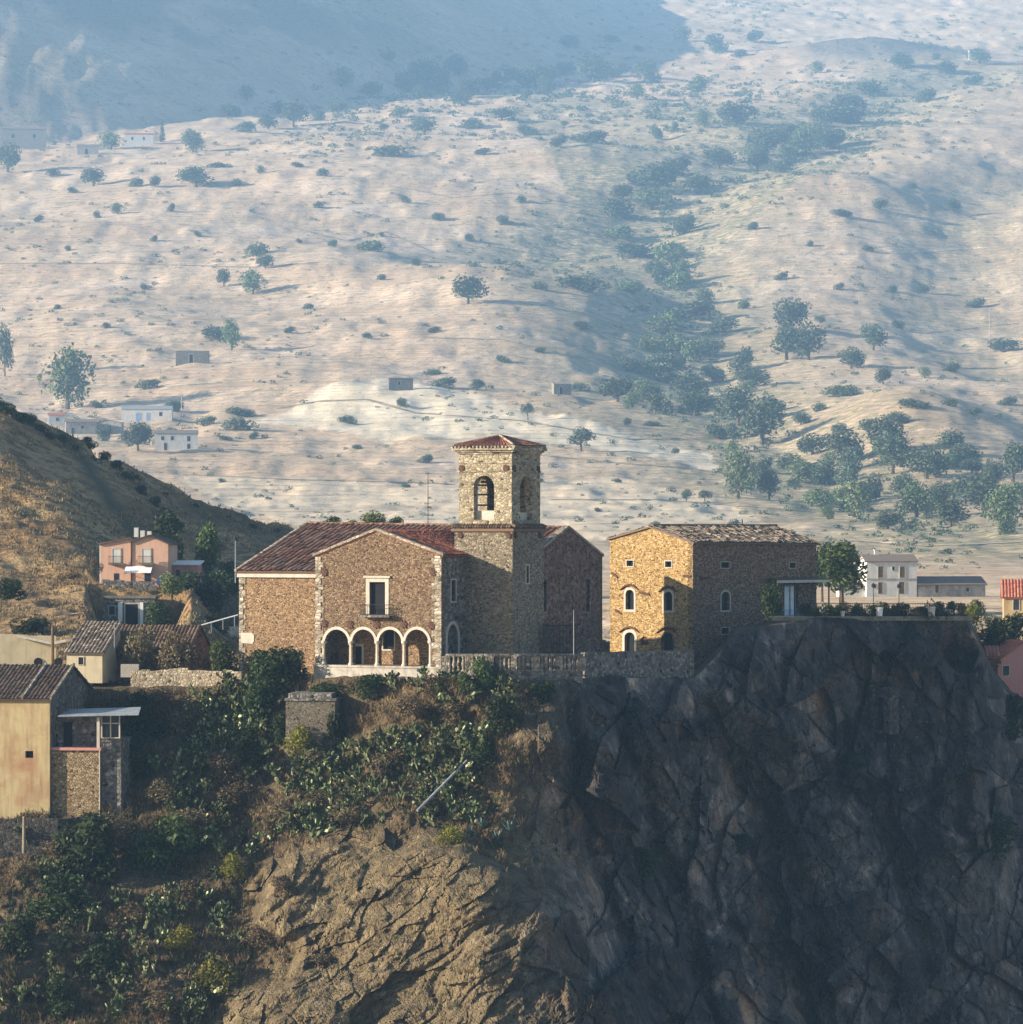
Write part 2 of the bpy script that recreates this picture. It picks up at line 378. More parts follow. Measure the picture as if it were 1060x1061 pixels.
def land_mat():
    t = NT('dry_grassland', 1.0)
    co = t.scale((.6, .6, .6))
    n1 = t.noise(.012, 6, .6, co); n2 = t.noise(.07, 6, .7, co, 1.0); n3 = t.noise(.6, 4, .7)
    c = t.ramp(n1, [(.3, (.44, .31, .21)), (.47, (.56, .42, .28)), (.55, (.61, .47, .33)), (.7, (.66, .53, .42))])
    c = t.mix(t.ramp(n2, [(.36, .85), (.50, 0.)]), c, (.36, .26, .19))
    c = t.mix(t.ramp(n2, [(.58, 0.), (.72, .8)]), c, (.68, .54, .40))
    n4 = t.noise(.022, 7, .72, t.scale((.5, 1.4, 1)), 1.5)
    c = t.mix(t.ramp(n4, [(.56, 0.), (.63, .6)]), c, (.26, .23, .14))
    c = t.mix(t.ramp(n4, [(.36, .7), (.44, 0.)]), c, (.56, .42, .35))
    n5 = t.noise(.11, 6, .8, t.scale((1, .8, 1)))
    c = t.mix(t.ramp(n5, [(.565, 0.), (.60, .8)]), c, (.15, .15, .08))
    c = t.mix(t.math('MULTIPLY', t.ramp(n3, [(.54, 0.), (.68, 1.)]), .5), c, (.20, .18, .11))
    g = t.attr('green')
    c = t.mix(t.math('MULTIPLY', g, t.ramp(t.noise(.11, 5, .7), [(.38, 0.), (.58, .9)])), c, (.14, .16, .07))
    c = t.mix(t.attr('field'), c, t.mix(t.ramp(t.noise(.05, 4, .6, co), [(.4, 0.), (.6, 1.)]), (.72, .63, .48), (.62, .53, .38)))
    c = t.mix(t.attr('rocky'), c, t.mix(t.ramp(t.noise(.15, 6, .7), [(.4, 0.), (.6, 1.)]), (.07, .065, .06), (.20, .18, .15)))
    rows = t.N('ShaderNodeTexWave', Scale=.09, Distortion=9.0, Detail=3.0); rows.bands_direction = 'Z'; rows.inputs['Detail Scale'].default_value = 1.5; t.L(t.scale((.05, .05, 1)), rows.inputs['Vector'])
    c = t.mix(t.math('MULTIPLY', t.ramp(rows.outputs[1], [(.0, 1.), (.22, 0.)]), t.ramp(t.noise(.02, 4), [(.4, .0), (.6, .55)])), c, (.24, .19, .13))
    t.bump(t.math('ADD', t.math('MULTIPLY', t.noise(.2, 6, .7, t.scale((.7, .8, .7))), 1.0), t.math('MULTIPLY', rows.outputs[1], .25)), 1.6, .8)
    return t.color(c)
M['land'] = land_mat()
lat = np.concatenate([np.linspace(-.9, -.22, 60)[:-1], np.linspace(-.22, .22, 560), np.linspace(.22, .9, 60)[1:]])
rowY = np.concatenate([np.linspace(-500, 430, 40)[:-1], np.linspace(430, 1000, 160)[:-1], np.linspace(1000, 3400, 560)[:-1], np.linspace(3400, 5200, 30)])
LA, YY = np.meshgrid(lat, rowY)
XX = LA * np.maximum(np.abs(YY), 900) ; 
XX = LA * np.maximum(YY, 900)
ZZ = _H0(XX, YY)
pxg, pyg = CX + XX / np.maximum(YY, 1) * FOC, HZ - ZZ / np.maximum(YY, 1) * FOC
def inpoly(px, py, poly, soft=0):
    r = np.zeros(np.shape(px), bool); n = len(poly)
    for i in range(n):
        (x1, y1), (x2, y2) = poly[i], poly[(i + 1) % n]
        c = ((y1 > py) != (y2 > py)) & (px < (x2 - x1) * (py - y1) / ((y2 - y1) + 1e-9) + x1); r ^= c
    return r.astype(float)
def wpoly(poly): return [W(*p) for p in poly]
field = inpoly(XX, YY, wpoly([(255, 445), (330, 425), (400, 414), (470, 425), (560, 440), (650, 452), (735, 462), (745, 480), (690, 474), (600, 466), (500, 458), (400, 462), (330, 450)]))
field = np.maximum(field, .55 * inpoly(XX, YY, wpoly([(180, 490), (420, 500), (640, 492), (760, 515), (820, 560), (500, 560), (300, 545)])))
field = np.maximum(field, .15 * inpoly(XX, YY, wpoly([(720, 0), (1010, 0), (1030, 45), (900, 60), (800, 45), (760, 20)])))
green = np.exp(-(seg_dist(XX, YY, RAV) / 48) ** 2) + .8 * np.exp(-(seg_dist(XX, YY, RAV2) / 40) ** 2) + .6 * np.exp(-(seg_dist(XX, YY, FOLD) / 30) ** 2)
green = np.clip(green + .7 * inpoly(XX, YY, wpoly([(520, 100), (860, 120), (900, 70), (1010, 60), (860, 200), (640, 290), (560, 170)])), 0, 1)
rocky = np.clip(np.exp(-((XX - 235) / 55) ** 2 - ((YY - 2470) / 60) ** 2) * 2.6 - .5, 0, 1)
xe_ = np.interp(YY, [1800, 2000, 2160, 2300, 2450, 2700, 3000, 3600], [-420, -245, -120, -40, 30, 75, 110, 140])
mt = sstep(0, 90, xe_ - XX) * sstep(1850, 2150, YY)
rocky = np.maximum(rocky, .85 * mt * sstep(-.15, .4, fbm(XX / 60, YY / 60, 6.1, 5)))
green = np.maximum(green, .8 * mt * sstep(-.3, .3, fbm(XX / 100, YY / 70, 2.1, 4)))
KK = np.where(YY > 600, _out(YY) / np.maximum(YY, 1), 1.0)
ground = tag(grid_mesh('ground', XX * KK, _out(YY), H(XX * KK, _out(YY)), M['land'], dict(field=field, green=green, rocky=rocky)), kind='structure')

# ---- the spur at left with the pink house on its flank
def hill_h(x, Y):
    x, Y = np.broadcast_arrays(np.asarray(x, float), np.asarray(Y, float))
    px = CX + x * FOC / Y
    c1 = np.interp(px, [-500, -200, 0, 60, 120, 200, 310, 400, 600], [255, 345, 413, 446, 474, 515, 548, 568, 620])
    zc1 = (HZ - c1) * 650 / FOC
    zb = -15.5
    f = np.clip((Y - 440) / 210, -.3, 1)
    z1 = zb + (zc1 - zb) * np.sign(f) * np.abs(f) ** 1.8 - np.clip(Y - 650, 0, 999) * .22 * (zc1 > -20)
    # nearer lit shoulder, the gully with the dark line lies between the two
    c2 = np.interp(px, [-400, -50, 20, 70, 130, 190, 230, 300], [470, 480, 485, 500, 545, 590, 640, 720])
    zc2 = (HZ - c2) * 605 / FOC
    zm = (HZ - np.maximum(608, c2 + 8)) * 530 / FOC
    z2 = np.where(Y < 530, zb + (zm - zb) * np.clip((Y - 440) / 90, -.3, 1), zm + (zc2 - zm) * np.clip((Y - 530) / 75, 0, 1) ** .9) - np.clip(Y - 605, 0, 999) * .45
    # gully towards the right, trees stand in it
    z1 = z1 - 5 * np.exp(-((px - 205) / 45) ** 2) * np.exp(-((Y - 545) / 55) ** 2)
    k = 1.5
    z = np.maximum(z1, z2)
    cap = np.interp(Y, [430, 505, 516, 522.5, 523.5, 545, 556, 580], [HZ - 690, HZ - 660, HZ - 654, HZ - 650, HZ - 612, HZ - 607, HZ - 596, HZ - 480]) * Y / FOC
    inw = sstep(88, 104, px) * (1 - sstep(176, 200, px))
    z = np.where(z > cap, z + (cap - z) * inw, z)
    z = z + k * np.exp(-np.abs(z1 - z2) / k) * .3
    z = z + 1.0 * fbm(x / 14, Y / 20, 5.5, 4) + .5 * fbm(x / 3.5, Y / 5, 1.5, 3)
    return z
def hat(px, py, lo=442, hi=652):
    Y = np.arange(lo, hi, .5); x = (px - CX) * Y / FOC
    h = hill_h(x, Y) > (HZ - py) * Y / FOC
    k = int(np.argmax(h)) if h.any() else len(Y) - 1
    return (float(x[k]), float(Y[k]), float(hill_h(x[k], Y[k])))
def hill_mat():
    t = NT('dry_hill', 1.0)
    n1 = t.noise(.06, 6, .65); n2 = t.noise(.3, 6, .7); n3 = t.noise(1.6, 4, .7)
    c = t.ramp(n1, [(.32, (.22, .12, .05)), (.5, (.38, .25, .12)), (.68, (.46, .34, .17))])
    c = t.mix(t.ramp(n2, [(.40, .9), (.54, 0.)]), c, (.12, .075, .045))
    c = t.mix(t.math('MULTIPLY', t.ramp(n3, [(.5, 0.), (.66, 1.)]), .6), c, (.11, .09, .05))
    c = t.mix(t.attr('scrub'), c, (.055, .06, .035))
    t.bump(t.math('ADD', n2, t.math('MULTIPLY', n3, .4)), 1.1, .9)
    return t.color(c)
M['hill'] = hill_mat()
hp, hy = np.meshgrid(np.concatenate([np.linspace(-900, -60, 40)[:-1], np.linspace(-60, 420, 260)]), np.concatenate([np.linspace(425, 660, 220)[:-1], np.linspace(660, 860, 40)]))
hx = (hp - CX) * hy / FOC; hz = hill_h(hx, hy)
hz = hz - sstep(690, 860, hy) * 30 - sstep(300, 420, hp) * 14
scr = np.exp(-((hp - np.interp(hy, [560, 580, 610, 650], [185, 160, 120, 70])) / 13) ** 2) * sstep(555, 575, hy) * .9
scr = np.clip(scr + .6 * sstep(120, 200, hp) * sstep(-.1, .5, fbm(hx / 12, hy / 16, 9.9, 4)), 0, 1)
tag(grid_mesh('hill', hx, hy, hz, M['hill'], dict(scrub=scr)), kind='structure')

# ---- the crag and the overgrown slope the church stands on
_COLS = [-420, 0, 100, 200, 260, 330, 400, 460, 500, 540, 580, 600, 640, 720, 765, 850, 930, 1004, 1026, 1052, 1100, 1400]
_TOPY = [716, 716, 714, 712, 708, 703, 703, 703, 703, 704, 705, 703, 702, 704, 655, 641, 641, 641, 700, 726, 735, 760]
_ROWS = [0, 760, 820, 880, 950, 1061, 1350]
_DEP = [[405, 400, 394, 386, 376, 362, 330], [406, 401, 394.5, 387, 376, 362, 330], [407, 402, 395, 388, 377, 363, 331], [407, 402, 395, 388, 378, 364, 333],
        [405, 400.5, 394, 387, 378, 364, 333], [400, 396, 391, 385, 376, 363, 334], [396.5, 393, 388, 382, 371, 360, 333], [391.5, 389.5, 386, 379, 368, 358, 331], [391.5, 388, 385.5, 378.5, 366.5, 356.5, 330],
        [391.5, 387.5, 385, 380.5, 369, 357.5, 330], [393, 388, 386, 383, 366.5, 355.5, 329], [395.5, 391, 388.5, 386, 369, 355.5, 329], [401, 397, 395.5, 394, 384, 369, 342], [412, 409.5, 407.5, 405.5, 402, 393, 371],
        [419, 415.5, 412.5, 410, 407, 400, 378], [431, 427, 424, 421, 418, 412, 392], [441, 437, 434, 431, 428, 423, 405], [449, 446, 443, 440, 437, 433, 416], [453, 451.5, 449, 445, 441, 437, 420],
        [470, 469, 468, 462, 452, 444, 426], [492, 490, 488, 480, 470, 458, 435], [520, 518, 510, 500, 490, 475, 450]]
_cp = np.arange(-420, 1400, 4.0)
def _sm(a, n=7): 
    p = np.pad(a, n, mode='edge'); return np.convolve(p, np.ones(2 * n + 1) / (2 * n + 1), 'valid')
_tops = _sm(np.interp(_cp, _COLS, _TOPY), 2)
_dep = np.stack([_sm(np.interp(_cp, _COLS, [d[j] for d in _DEP]), 4) for j in range(7)], 1)
def top_y(px): return np.interp(px, _cp, _tops)
_OUT = [(272, 905), (300, 878), (350, 866), (400, 872), (440, 868), (480, 872), (540, 900), (575, 940), (590, 1000), (600, 1100), (600, 1300), (200, 1300), (225, 1080), (240, 1020), (290, 1010), (300, 985), (250, 965)]
def _polysoft(px, py, poly, w):
    ins = inpoly(px, py, poly)
    d = seg_dist(px, py, poly + [poly[0]])
    return np.where(ins > 0, sstep(0, w, d) * .5 + .5, .5 - .5 * sstep(0, w, d))
def crag(px, py, detail=True):
    """distance of the crag's surface along the sight line of a photo pixel; also how rocky it is there"""
    px, py = np.broadcast_arrays(np.asarray(px, float), np.asarray(py, float))
    ty = top_y(px)
    D = np.stack([np.interp(px, _cp, _dep[:, j]) for j in range(7)], -1)
    rows = np.stack([ty] + [np.full(px.shape, float(r)) for r in _ROWS[1:]], -1)
    Y = D[..., 0].copy()
    for j in range(6):
        t = np.clip((py - rows[..., j]) / (rows[..., j + 1] - rows[..., j]), 0, 1)
        Y = np.where(py > rows[..., j], D[..., j] + (D[..., j + 1] - D[..., j]) * t, Y)
    out = _polysoft(px, py, _OUT, 26)
    rk = np.maximum(sstep(505, 575, px + 18 * fbm(px / 40, py / 40, 0, 3)), sstep(.3, .7, out + .15 * fbm(px / 20, py / 20, 1.0, 3)))
    rk = np.maximum(rk, sstep(.62, .75, .5 + .35 * fbm(px / 45, py / 28, 7.7, 3)) * sstep(860, 920, py) * .9)
    fade = sstep(-2, 40, py - ty)
    a, b = (px - CX) / 10, (HZ - py) / 10       # metres across and up
    c = a * .75 + b * .66; d = -a * .66 + b * .75   # the strata dip
    wa, wb = a + 1.2 * fbm(a / 6, b / 6, 5.5, 2), b + 1.2 * fbm(a / 6, b / 6, 9.5, 2)
    big = 7.0 * facets((wa + .25 * wb) / 8.5, wb / 15.0, .5, 1.0); mid = 3.2 * facets((wa - .3 * wb) / 3.6, wb / 6.5, 3.5, 1.2); sml = 1.2 * facets((wa + .4 * wb) / 1.5, wb / 2.4, 6.5, 1.3)
    rock = 3.0 * fbm(a / 13, b / 14, 2.0, 2) + big + mid + sml
    if detail: rock = rock + .15 * fbm(a / .8, b / 1.0, 3.1, 3) + .4 * facets(a / .6, b / .9, 8, 1.0)
    soil = 1.6 * fbm(a / 6, b / 5, 6.0, 3) + .5 * fbm(a / 1.6, b / 1.3, 2.0, 3) + (.15 * fbm(a / .4, b / .4, 2.0, 2) if detail else 0)
    # the outcrop swells towards the viewer; gullies streak down it
    dg, dl = (a * .75 - b) / 1.25, (b * .75 + a) / 1.25
    dw = dg + .9 * fbm(dg / 7, dl / 7, 2.2, 3)
    groove = .6 * np.maximum(0, ridged(dw / 6.5, dl / 26, 4, 1) - .76) / .24 + .45 * np.maximum(0, ridged(dw / 2.6, dl / 14, 7, 1) - .78) / .22 + .4 * np.maximum(0, ridged(dl / 9 + .5 * fbm(dg / 5, dl / 5, 1, 2), dg / 16, 11, 1) - .8) / .2
    dome = 2.4 * fbm(dw / 9, dl / 12, 3.1, 2) + .8 * fbm(dw / 2.6, dl / 6, 5.1, 3) + 1.5 * facets(dw / 4.5, dl / 9.0, 2, 1.1) + .55 * facets(dw / 1.6, dl / 3.2, 1, 1.1) + .2 * facets(dg / .6, dl / 1.1, 1, 1.1) + (.14 * fbm(dg / .5, dl / .9, 2.0, 3) if detail else 0)
    ow = sstep(.5, .72, out) * (1 - sstep(560, 620, px))
    swell = -4.5 * sstep(.25, .95, out) * (1 - sstep(540, 620, px)) + ow * (groove + dome)
    # deep clefts in the shaded face
    cl = 0
    for pts, dep, wd in (([(655, 700), (648, 760), (668, 830), (700, 930), (740, 1061)], 3.5, 13), ([(760, 800), (800, 850), (830, 930), (850, 1061)], 2.5, 16), ([(905, 715), (900, 760), (880, 800), (930, 900), (960, 1000)], 2.2, 12),
                         ([(590, 720), (600, 800), (612, 880), (650, 1000), (690, 1061)], 3.0, 11), ([(720, 700), (790, 745), (870, 790)], -1.8, 12), ([(985, 650), (990, 760), (1000, 880)], 2.0, 9)):
        cl = cl + 1.3 * dep * np.exp(-(seg_dist(px + 6 * fbm(px / 25, py / 25, 4, 2), py, pts) / wd) ** 2)
    ledge = -2.2 * np.exp(-((py - 760 - .12 * (px - 500)) / 16) ** 2) * sstep(480, 540, px) * (1 - sstep(640, 700, px))
    Y = Y + fade * (rk * (rock * (.30 + .70 * sstep(545, 640, px)) * (1 - .85 * ow) + cl + ledge) + (1 - rk) * soil + swell)
    return Y, rk
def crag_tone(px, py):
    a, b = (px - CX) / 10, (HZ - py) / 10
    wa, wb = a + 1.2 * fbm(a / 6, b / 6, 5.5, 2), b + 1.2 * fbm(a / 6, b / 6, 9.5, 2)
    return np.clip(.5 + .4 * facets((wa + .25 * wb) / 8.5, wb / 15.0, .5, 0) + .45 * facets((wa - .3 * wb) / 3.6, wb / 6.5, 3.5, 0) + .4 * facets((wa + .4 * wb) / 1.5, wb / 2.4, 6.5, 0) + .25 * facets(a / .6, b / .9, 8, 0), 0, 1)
def on_crag(px, py):
    Y, rk = crag(px, py); Y = float(Y); return P(px, py, Y)
def rock_mat():
    t = NT('crag_rock', .95)
    c0 = t.scale((1, 1, .55))
    n1 = t.noise(.10, 6, .65, c0, .8); n2 = t.noise(.5, 6, .7, c0); n3 = t.noise(3.0, 5, .7)
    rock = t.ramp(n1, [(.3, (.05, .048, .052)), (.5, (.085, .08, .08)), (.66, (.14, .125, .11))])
    rock = t.mix(t.ramp(n2, [(.52, 0.), (.70, .8)]), rock, (.26, .24, .22))
    rock = t.mix(t.ramp(n2, [(.34, .8), (.48, 0.)]), rock, (.04, .037, .04))
    och = t.ramp(t.noise(.07, 5, .6, dist=1.2), [(.55, 0.), (.68, .7)])
    rock = t.mix(och, rock, (.18, .11, .055))
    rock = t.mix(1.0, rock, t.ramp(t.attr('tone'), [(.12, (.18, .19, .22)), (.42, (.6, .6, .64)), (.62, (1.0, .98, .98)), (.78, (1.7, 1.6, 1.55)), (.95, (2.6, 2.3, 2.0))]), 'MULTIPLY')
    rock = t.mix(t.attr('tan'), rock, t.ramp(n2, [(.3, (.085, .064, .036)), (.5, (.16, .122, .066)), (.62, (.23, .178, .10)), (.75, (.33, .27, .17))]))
    wn = t.N('ShaderNodeTexNoise', Scale=.6, Detail=4.0); t.L(t.co, wn.inputs['Vector']); wc = t.N('ShaderNodeMixRGB', blend_type='LINEAR_LIGHT', Fac=.5); t.L(t.scale((1, 1, .5)), wc.inputs[1]); t.L(wn.outputs[1], wc.inputs[2])
    ck = t.vor(.35, 'DISTANCE_TO_EDGE', wc.outputs[0]); ck2 = t.vor(1.5, 'DISTANCE_TO_EDGE', wc.outputs[0])
    st = t.ramp(t.noise(1.1, 7, .8, t.scale((1, 1, .6)), .4), [(.58, 0.), (.66, 1.)]); rock = t.mix(t.math('MULTIPLY', st, .55), rock, (.30, .29, .28))
    sp = t.ramp(t.noise(1.4, 7, .8), [(.36, 1.), (.46, 0.)]); rock = t.mix(t.math('MULTIPLY', sp, .8), rock, (.022, .02, .022))
    rock = t.mix(t.ramp(ck, [(.0, .7), (.018, 0.)]), rock, (.02, .018, .016))
    rock = t.mix(t.ramp(ck2, [(.0, .12), (.03, 0.)]), rock, (.02, .018, .018))
    soil = t.ramp(n2, [(.3, (.048, .036, .022)), (.5, (.095, .068, .039)), (.7, (.18, .13, .075))])
    soil = t.mix(t.math('MULTIPLY', t.ramp(n3, [(.5, 0.), (.65, 1.)]), .6), soil, (.07, .06, .03))
    c = t.mix(t.attr('rock'), soil, rock)
    h = t.math('ADD', t.math('ADD', n2, t.math('MULTIPLY', n3, .5)), t.math('MULTIPLY', t.ramp(ck2, [(0., 0.), (.12, 1.)]), .25))
    t.bump(h, .55, .9)
    return t.color(c)
M['crag'] = rock_mat()
cpx = np.concatenate([np.linspace(-420, -30, 60)[:-1], np.linspace(-30, 1100, 800)[:-1], np.linspace(1100, 1395, 40)])
tt = np.concatenate([np.linspace(0, .62, 380)[:-1], np.linspace(.62, 1, 40)])
ty = top_y(cpx)
PX = np.broadcast_to(cpx, (len(tt), len(cpx))); PY = ty + (1350 - ty) * tt[:, None]
Yc, RKc = crag(PX, PY)
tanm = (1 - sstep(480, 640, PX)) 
CXX, CZZ = (PX - CX) * Yc / FOC, (HZ - PY) * Yc / FOC
# the top of the crag runs back from its edge as level ground, then drops behind
edgeY = Yc[0]; ez = CZZ[0]; ex = CXX[0]
bx, by, bz, br = [], [], [], []
for dY, dz in [(75, -16), (62, -6), (50, -1.5), (38, -.2), (26, .1), (16, .15), (8, .15), (3, .1), (1, .05)]:
    Yr = edgeY + dY
    bx.append(ex * (1 + dY / edgeY)); by.append(Yr); bz.append(ez + dz + .25 * fbm(ex / 3, Yr / 3, 3.3, 3)); br.append(RKc[0] * .3)
CXX = np.vstack([np.array(bx), CXX]); CYY = np.vstack([np.array(by), Yc]); CZZ = np.vstack([np.array(bz), CZZ])
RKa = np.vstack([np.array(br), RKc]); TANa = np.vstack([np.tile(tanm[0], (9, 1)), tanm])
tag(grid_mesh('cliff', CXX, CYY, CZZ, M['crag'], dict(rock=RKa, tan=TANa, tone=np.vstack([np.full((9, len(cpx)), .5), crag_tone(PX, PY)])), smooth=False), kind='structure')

# ---- tracks and field edges: ribbons laid on the ground
def ribbon(name, pts, width, mat, lift=.25, n=60):
    pw = []
    for (a, b) in zip(pts[:-1], pts[1:]):
        m = max(2, int(n / (len(pts) - 1)))
        for k in range(m): pw.append((a[0] + (b[0] - a[0]) * k / m, a[1] + (b[1] - a[1]) * k / m))
    pw.append(pts[-1])
    q = np.array([at(*p) for p in pw]); m = MB(); width = width * 1.5; L_, R_ = [], []
    for i in range(len(q)):
        d = q[min(i + 1, len(q) - 1)] - q[max(i - 1, 0)]; d = d[:2] / (np.hypot(*d[:2]) + 1e-9)
        for s, out in ((-1, L_), (1, R_)):
            x, y = q[i][0] - s * d[1] * width / 2, q[i][1] + s * d[0] * width / 2
            out.append((x, y, float(H(x, y)) + lift))
    vs = L_ + R_; k = len(L_)
    m.add(vs, [(i, i + 1, k + i + 1, k + i) for i in range(k - 1)])
    return tag(m.build(name, mat), kind='structure')
M['track'] = m_plain('track', (.50, .43, .33), 1.0, .2, .3)
M['verge'] = m_plain('verge', (.27, .22, .16), 1.0, .4, .2)
ribbon('dirt_track', [(655, 108), (700, 112), (760, 104), (800, 92), (850, 70)], 5, M['track'])
ribbon('dirt_track', [(555, 118), (600, 120), (660, 110)], 4, M['track'])
ribbon('dirt_track', [(0, 273), (120, 273), (260, 277), (330, 272)], 3, M['verge'])
ribbon('dirt_track', [(285, 424), (330, 416), (380, 414), (430, 428), (540, 436), (650, 455), (735, 455)], 2.5, M['verge'])
ribbon('dirt_track', [(190, 492), (300, 497), (420, 500), (470, 502)], 2.2, M['verge'])
ribbon('dirt_track', [(560, 472), (640, 480), (720, 486), (760, 498)], 2.2, M['verge'])
ribbon('dirt_track', [(570, 518), (680, 518), (760, 524), (840, 530)], 2.2, M['verge'])
for pts_, wd_, mt_ in (([(0, 215), (90, 222), (180, 214), (270, 225)], 2.5, 'track'), ([(420, 195), (470, 205), (530, 200), (600, 212)], 2.5, 'verge'), ([(760, 250), (840, 240), (930, 262), (1050, 255)], 2.5, 'track'),
        ([(800, 330), (880, 325), (960, 345), (1055, 335)], 2.5, 'verge'), ([(300, 235), (360, 250), (400, 240), (450, 262)], 2.5, 'verge'), ([(60, 395), (140, 402), (230, 396)], 2.5, 'track'),
        ([(880, 560), (960, 566), (1055, 562)], 2.0, 'track'), ([(640, 330), (700, 322), (790, 330)], 2.2, 'verge'), ([(440, 350), (520, 352), (610, 372)], 2.2, 'verge')):
    ribbon('dirt_track', pts_, wd_, M[mt_])

# ================================================================== BUILDINGS
class Frame:
    """upright frame: u to the right along the front, w into the building, z up"""
    def __init__(s, px, Y, deg):
        s.c, s.s = math.cos(R(deg)), math.sin(R(deg)); s.O = ((px - CX) * Y / FOC, Y)
    def __call__(s, u, w, z): return (s.O[0] + u * s.c + w * s.s, s.O[1] - u * s.s + w * s.c, z)
    def u(s, px, w=0):
        k = px - CX
        return (k * (s.O[1] + w * s.c) - FOC * (s.O[0] + w * s.s)) / (FOC * s.c + k * s.s)
    def w(s, px, u=0):
        k = px - CX
        return (FOC * (s.O[0] + u * s.c) - k * (s.O[1] - u * s.s)) / (k * s.c - FOC * s.s)
    def Y(s, u, w=0): return s.O[1] - u * s.s + w * s.c
    def z(s, py, u, w=0): return Z(py, s.Y(u, w))
    def side(s, u0):
        """frame function of the wall that faces right: a runs back along w, b goes into the building"""
        return lambda a, b, z: s(u0 - b, a, z)
    def front(s, w0=0): return lambda a, b, z: s(a, w0 + b, z)
def rect(u0, u1, z0, z1): return [(u0, z0), (u1, z0), (u1, z1), (u0, z1)]
def arch(u0, u1, z0, z1, n=9, k=1.0):
    """opening with a round head whose crown is at z1"""
    r = (u1 - u0) / 2; zs = z1 - r * k
    return [(u0, z0), (u1, z0)] + [((u0 + u1) / 2 + r * math.cos(math.pi * i / n), zs + r * k * math.sin(math.pi * i / n)) for i in range(n + 1)]
def roof_tiles(m, A, B, Cc, D, pitch=.34, row=.45, h=.07, jit=.02, thick=.14):
    """barrel tiles over the quad A B (eave, left to right) C D (ridge, right to left): channels and stepped courses"""
    A, B, Cc, D = map(Vector, (A, B, Cc, D))
    lu = max((B - A).length, (Cc - D).length); lv = max((D - A).length, (Cc - B).length)
    nu, nv = max(2, int(lu / pitch)), max(2, int(lv / row))
    n = (B - A).cross(D - A)
    if n.length < 1e-6: n = (Cc - A).cross(D - A)
    n.normalize()
    if n.z < 0: n = -n
    prof = [(0, 0), (.18, .75), (.38, 1), (.62, .75), (.8, 0)]
    for j in range(nv):
        for i in range(nu):
            jx = rnd.gauss(0, jit); t = min(1, max(0, rnd.gauss(.5, .25)))
            row0, row1 = [], []
            v0, v1 = j / nv, (j + 1.12) / nv
            for a, b in prof + [(1.0, 0)]:
                s_ = (i + a) / nu
                for v, o, k in ((v0, row0, 1.0), (min(v1, 1), row1, .45)):
                    p = (A + (B - A) * s_) * (1 - v) + (D + (Cc - D) * s_) * v
                    o.append(p + n * (h * b + (.05 * k if j else .05) + jx))
            k = len(row0)
            m.add(row0 + row1, [(q, q + 1, k + q + 1, k + q) for q in range(k - 1)], t)
    lo = [p - n * thick for p in (A, B, Cc, D)]
    m.hexa([*lo, A, B, Cc, D], .3)
def opening(fr, pts, parent, name='window', depth=.5, mat='dark', frame=None, fmat='trim', proud=.05, sill=True, label=None):
    """what fills a hole in a wall: a dark pane set back, and the stone surround as its sub-part. fr(a, b, z) with b into the wall"""
    m = MB(); m.prism(fr, pts, depth, depth + .06)
    o = m.build(name, M[mat], parent)
    if label: o['label'] = label
    if frame:
        us = [p[0] for p in pts]; zs = [p[1] for p in pts]; cx = (min(us) + max(us)) / 2
        f = frame; w_ = max(us) - min(us); h_ = max(zs) - min(zs)
        big = [(cx + (u - cx) * (1 + 2 * f / w_), min(zs) - (f if sill else 0) + (z - min(zs)) * ((h_ + f + (f if sill else 0)) / h_)) for u, z in pts]
        g = MB(); g.wall(fr, big, [pts], -proud, .12)
        g.build('frame', M[fmat], o)
    return o
def iron_plate(fr, u, z, r, parent):
    m = MB()
    for k in range(3):
        a = R(60 * k + 10)
        c, s_ = math.cos(a), math.sin(a)
        m.prism(fr, [(u + r * c - .12 * s_, z + r * s_ + .12 * c), (u - r * c - .12 * s_, z - r * s_ + .12 * c), (u - r * c + .12 * s_, z - r * s_ - .12 * c), (u + r * c + .12 * s_, z + r * s_ - .12 * c)], -.10 - .02 * k, 0.02)
    m.build('tie_plate', M['rust'], parent)
def quoins(fr, u0, u1, z0, z1, parent, step=.62, mirror=False):
    m = MB(); z = z0; k = 0
    while z < z1 - .15:
        h = step * rnd.uniform(.85, 1.15); l = (u1 - u0) * (1 if k % 2 else .66)
        a, b = (u1 - l, u1) if mirror else (u0, u0 + l)
        m.box(fr, (a, -.06 - rnd.random() * .02, z), (b, .2, min(z + h - .03, z1))); z += h; k += 1
    m.build('quoin', M['quoin'], parent)
def railing(m, fr, u0, u1, w, z0, z1, gap=.14, r=.014, bars=True):
    for z in (z0 + .06, z1): m.tube([fr(u0, w, z), fr(u1, w, z)], r * 1.6, 5)
    n = max(2, int(abs(u1 - u0) / gap))
    for k in range(n + 1):
        u = u0 + (u1 - u0) * k / n; m.tube([fr(u, w, z0), fr(u, w, z1)], r, 4)

# ------------------------------------------------------------------ the church
F = Frame(457.5, 395.0, 28)
church = thing('church', 'rubble stone church with square bell tower and four-arched porch on the crag', 'church', F(-6, 8, Z(700, 400)))
ZB = F.z(712, 0)
def cz(py, u, w=0): return F.z(py, u, w)
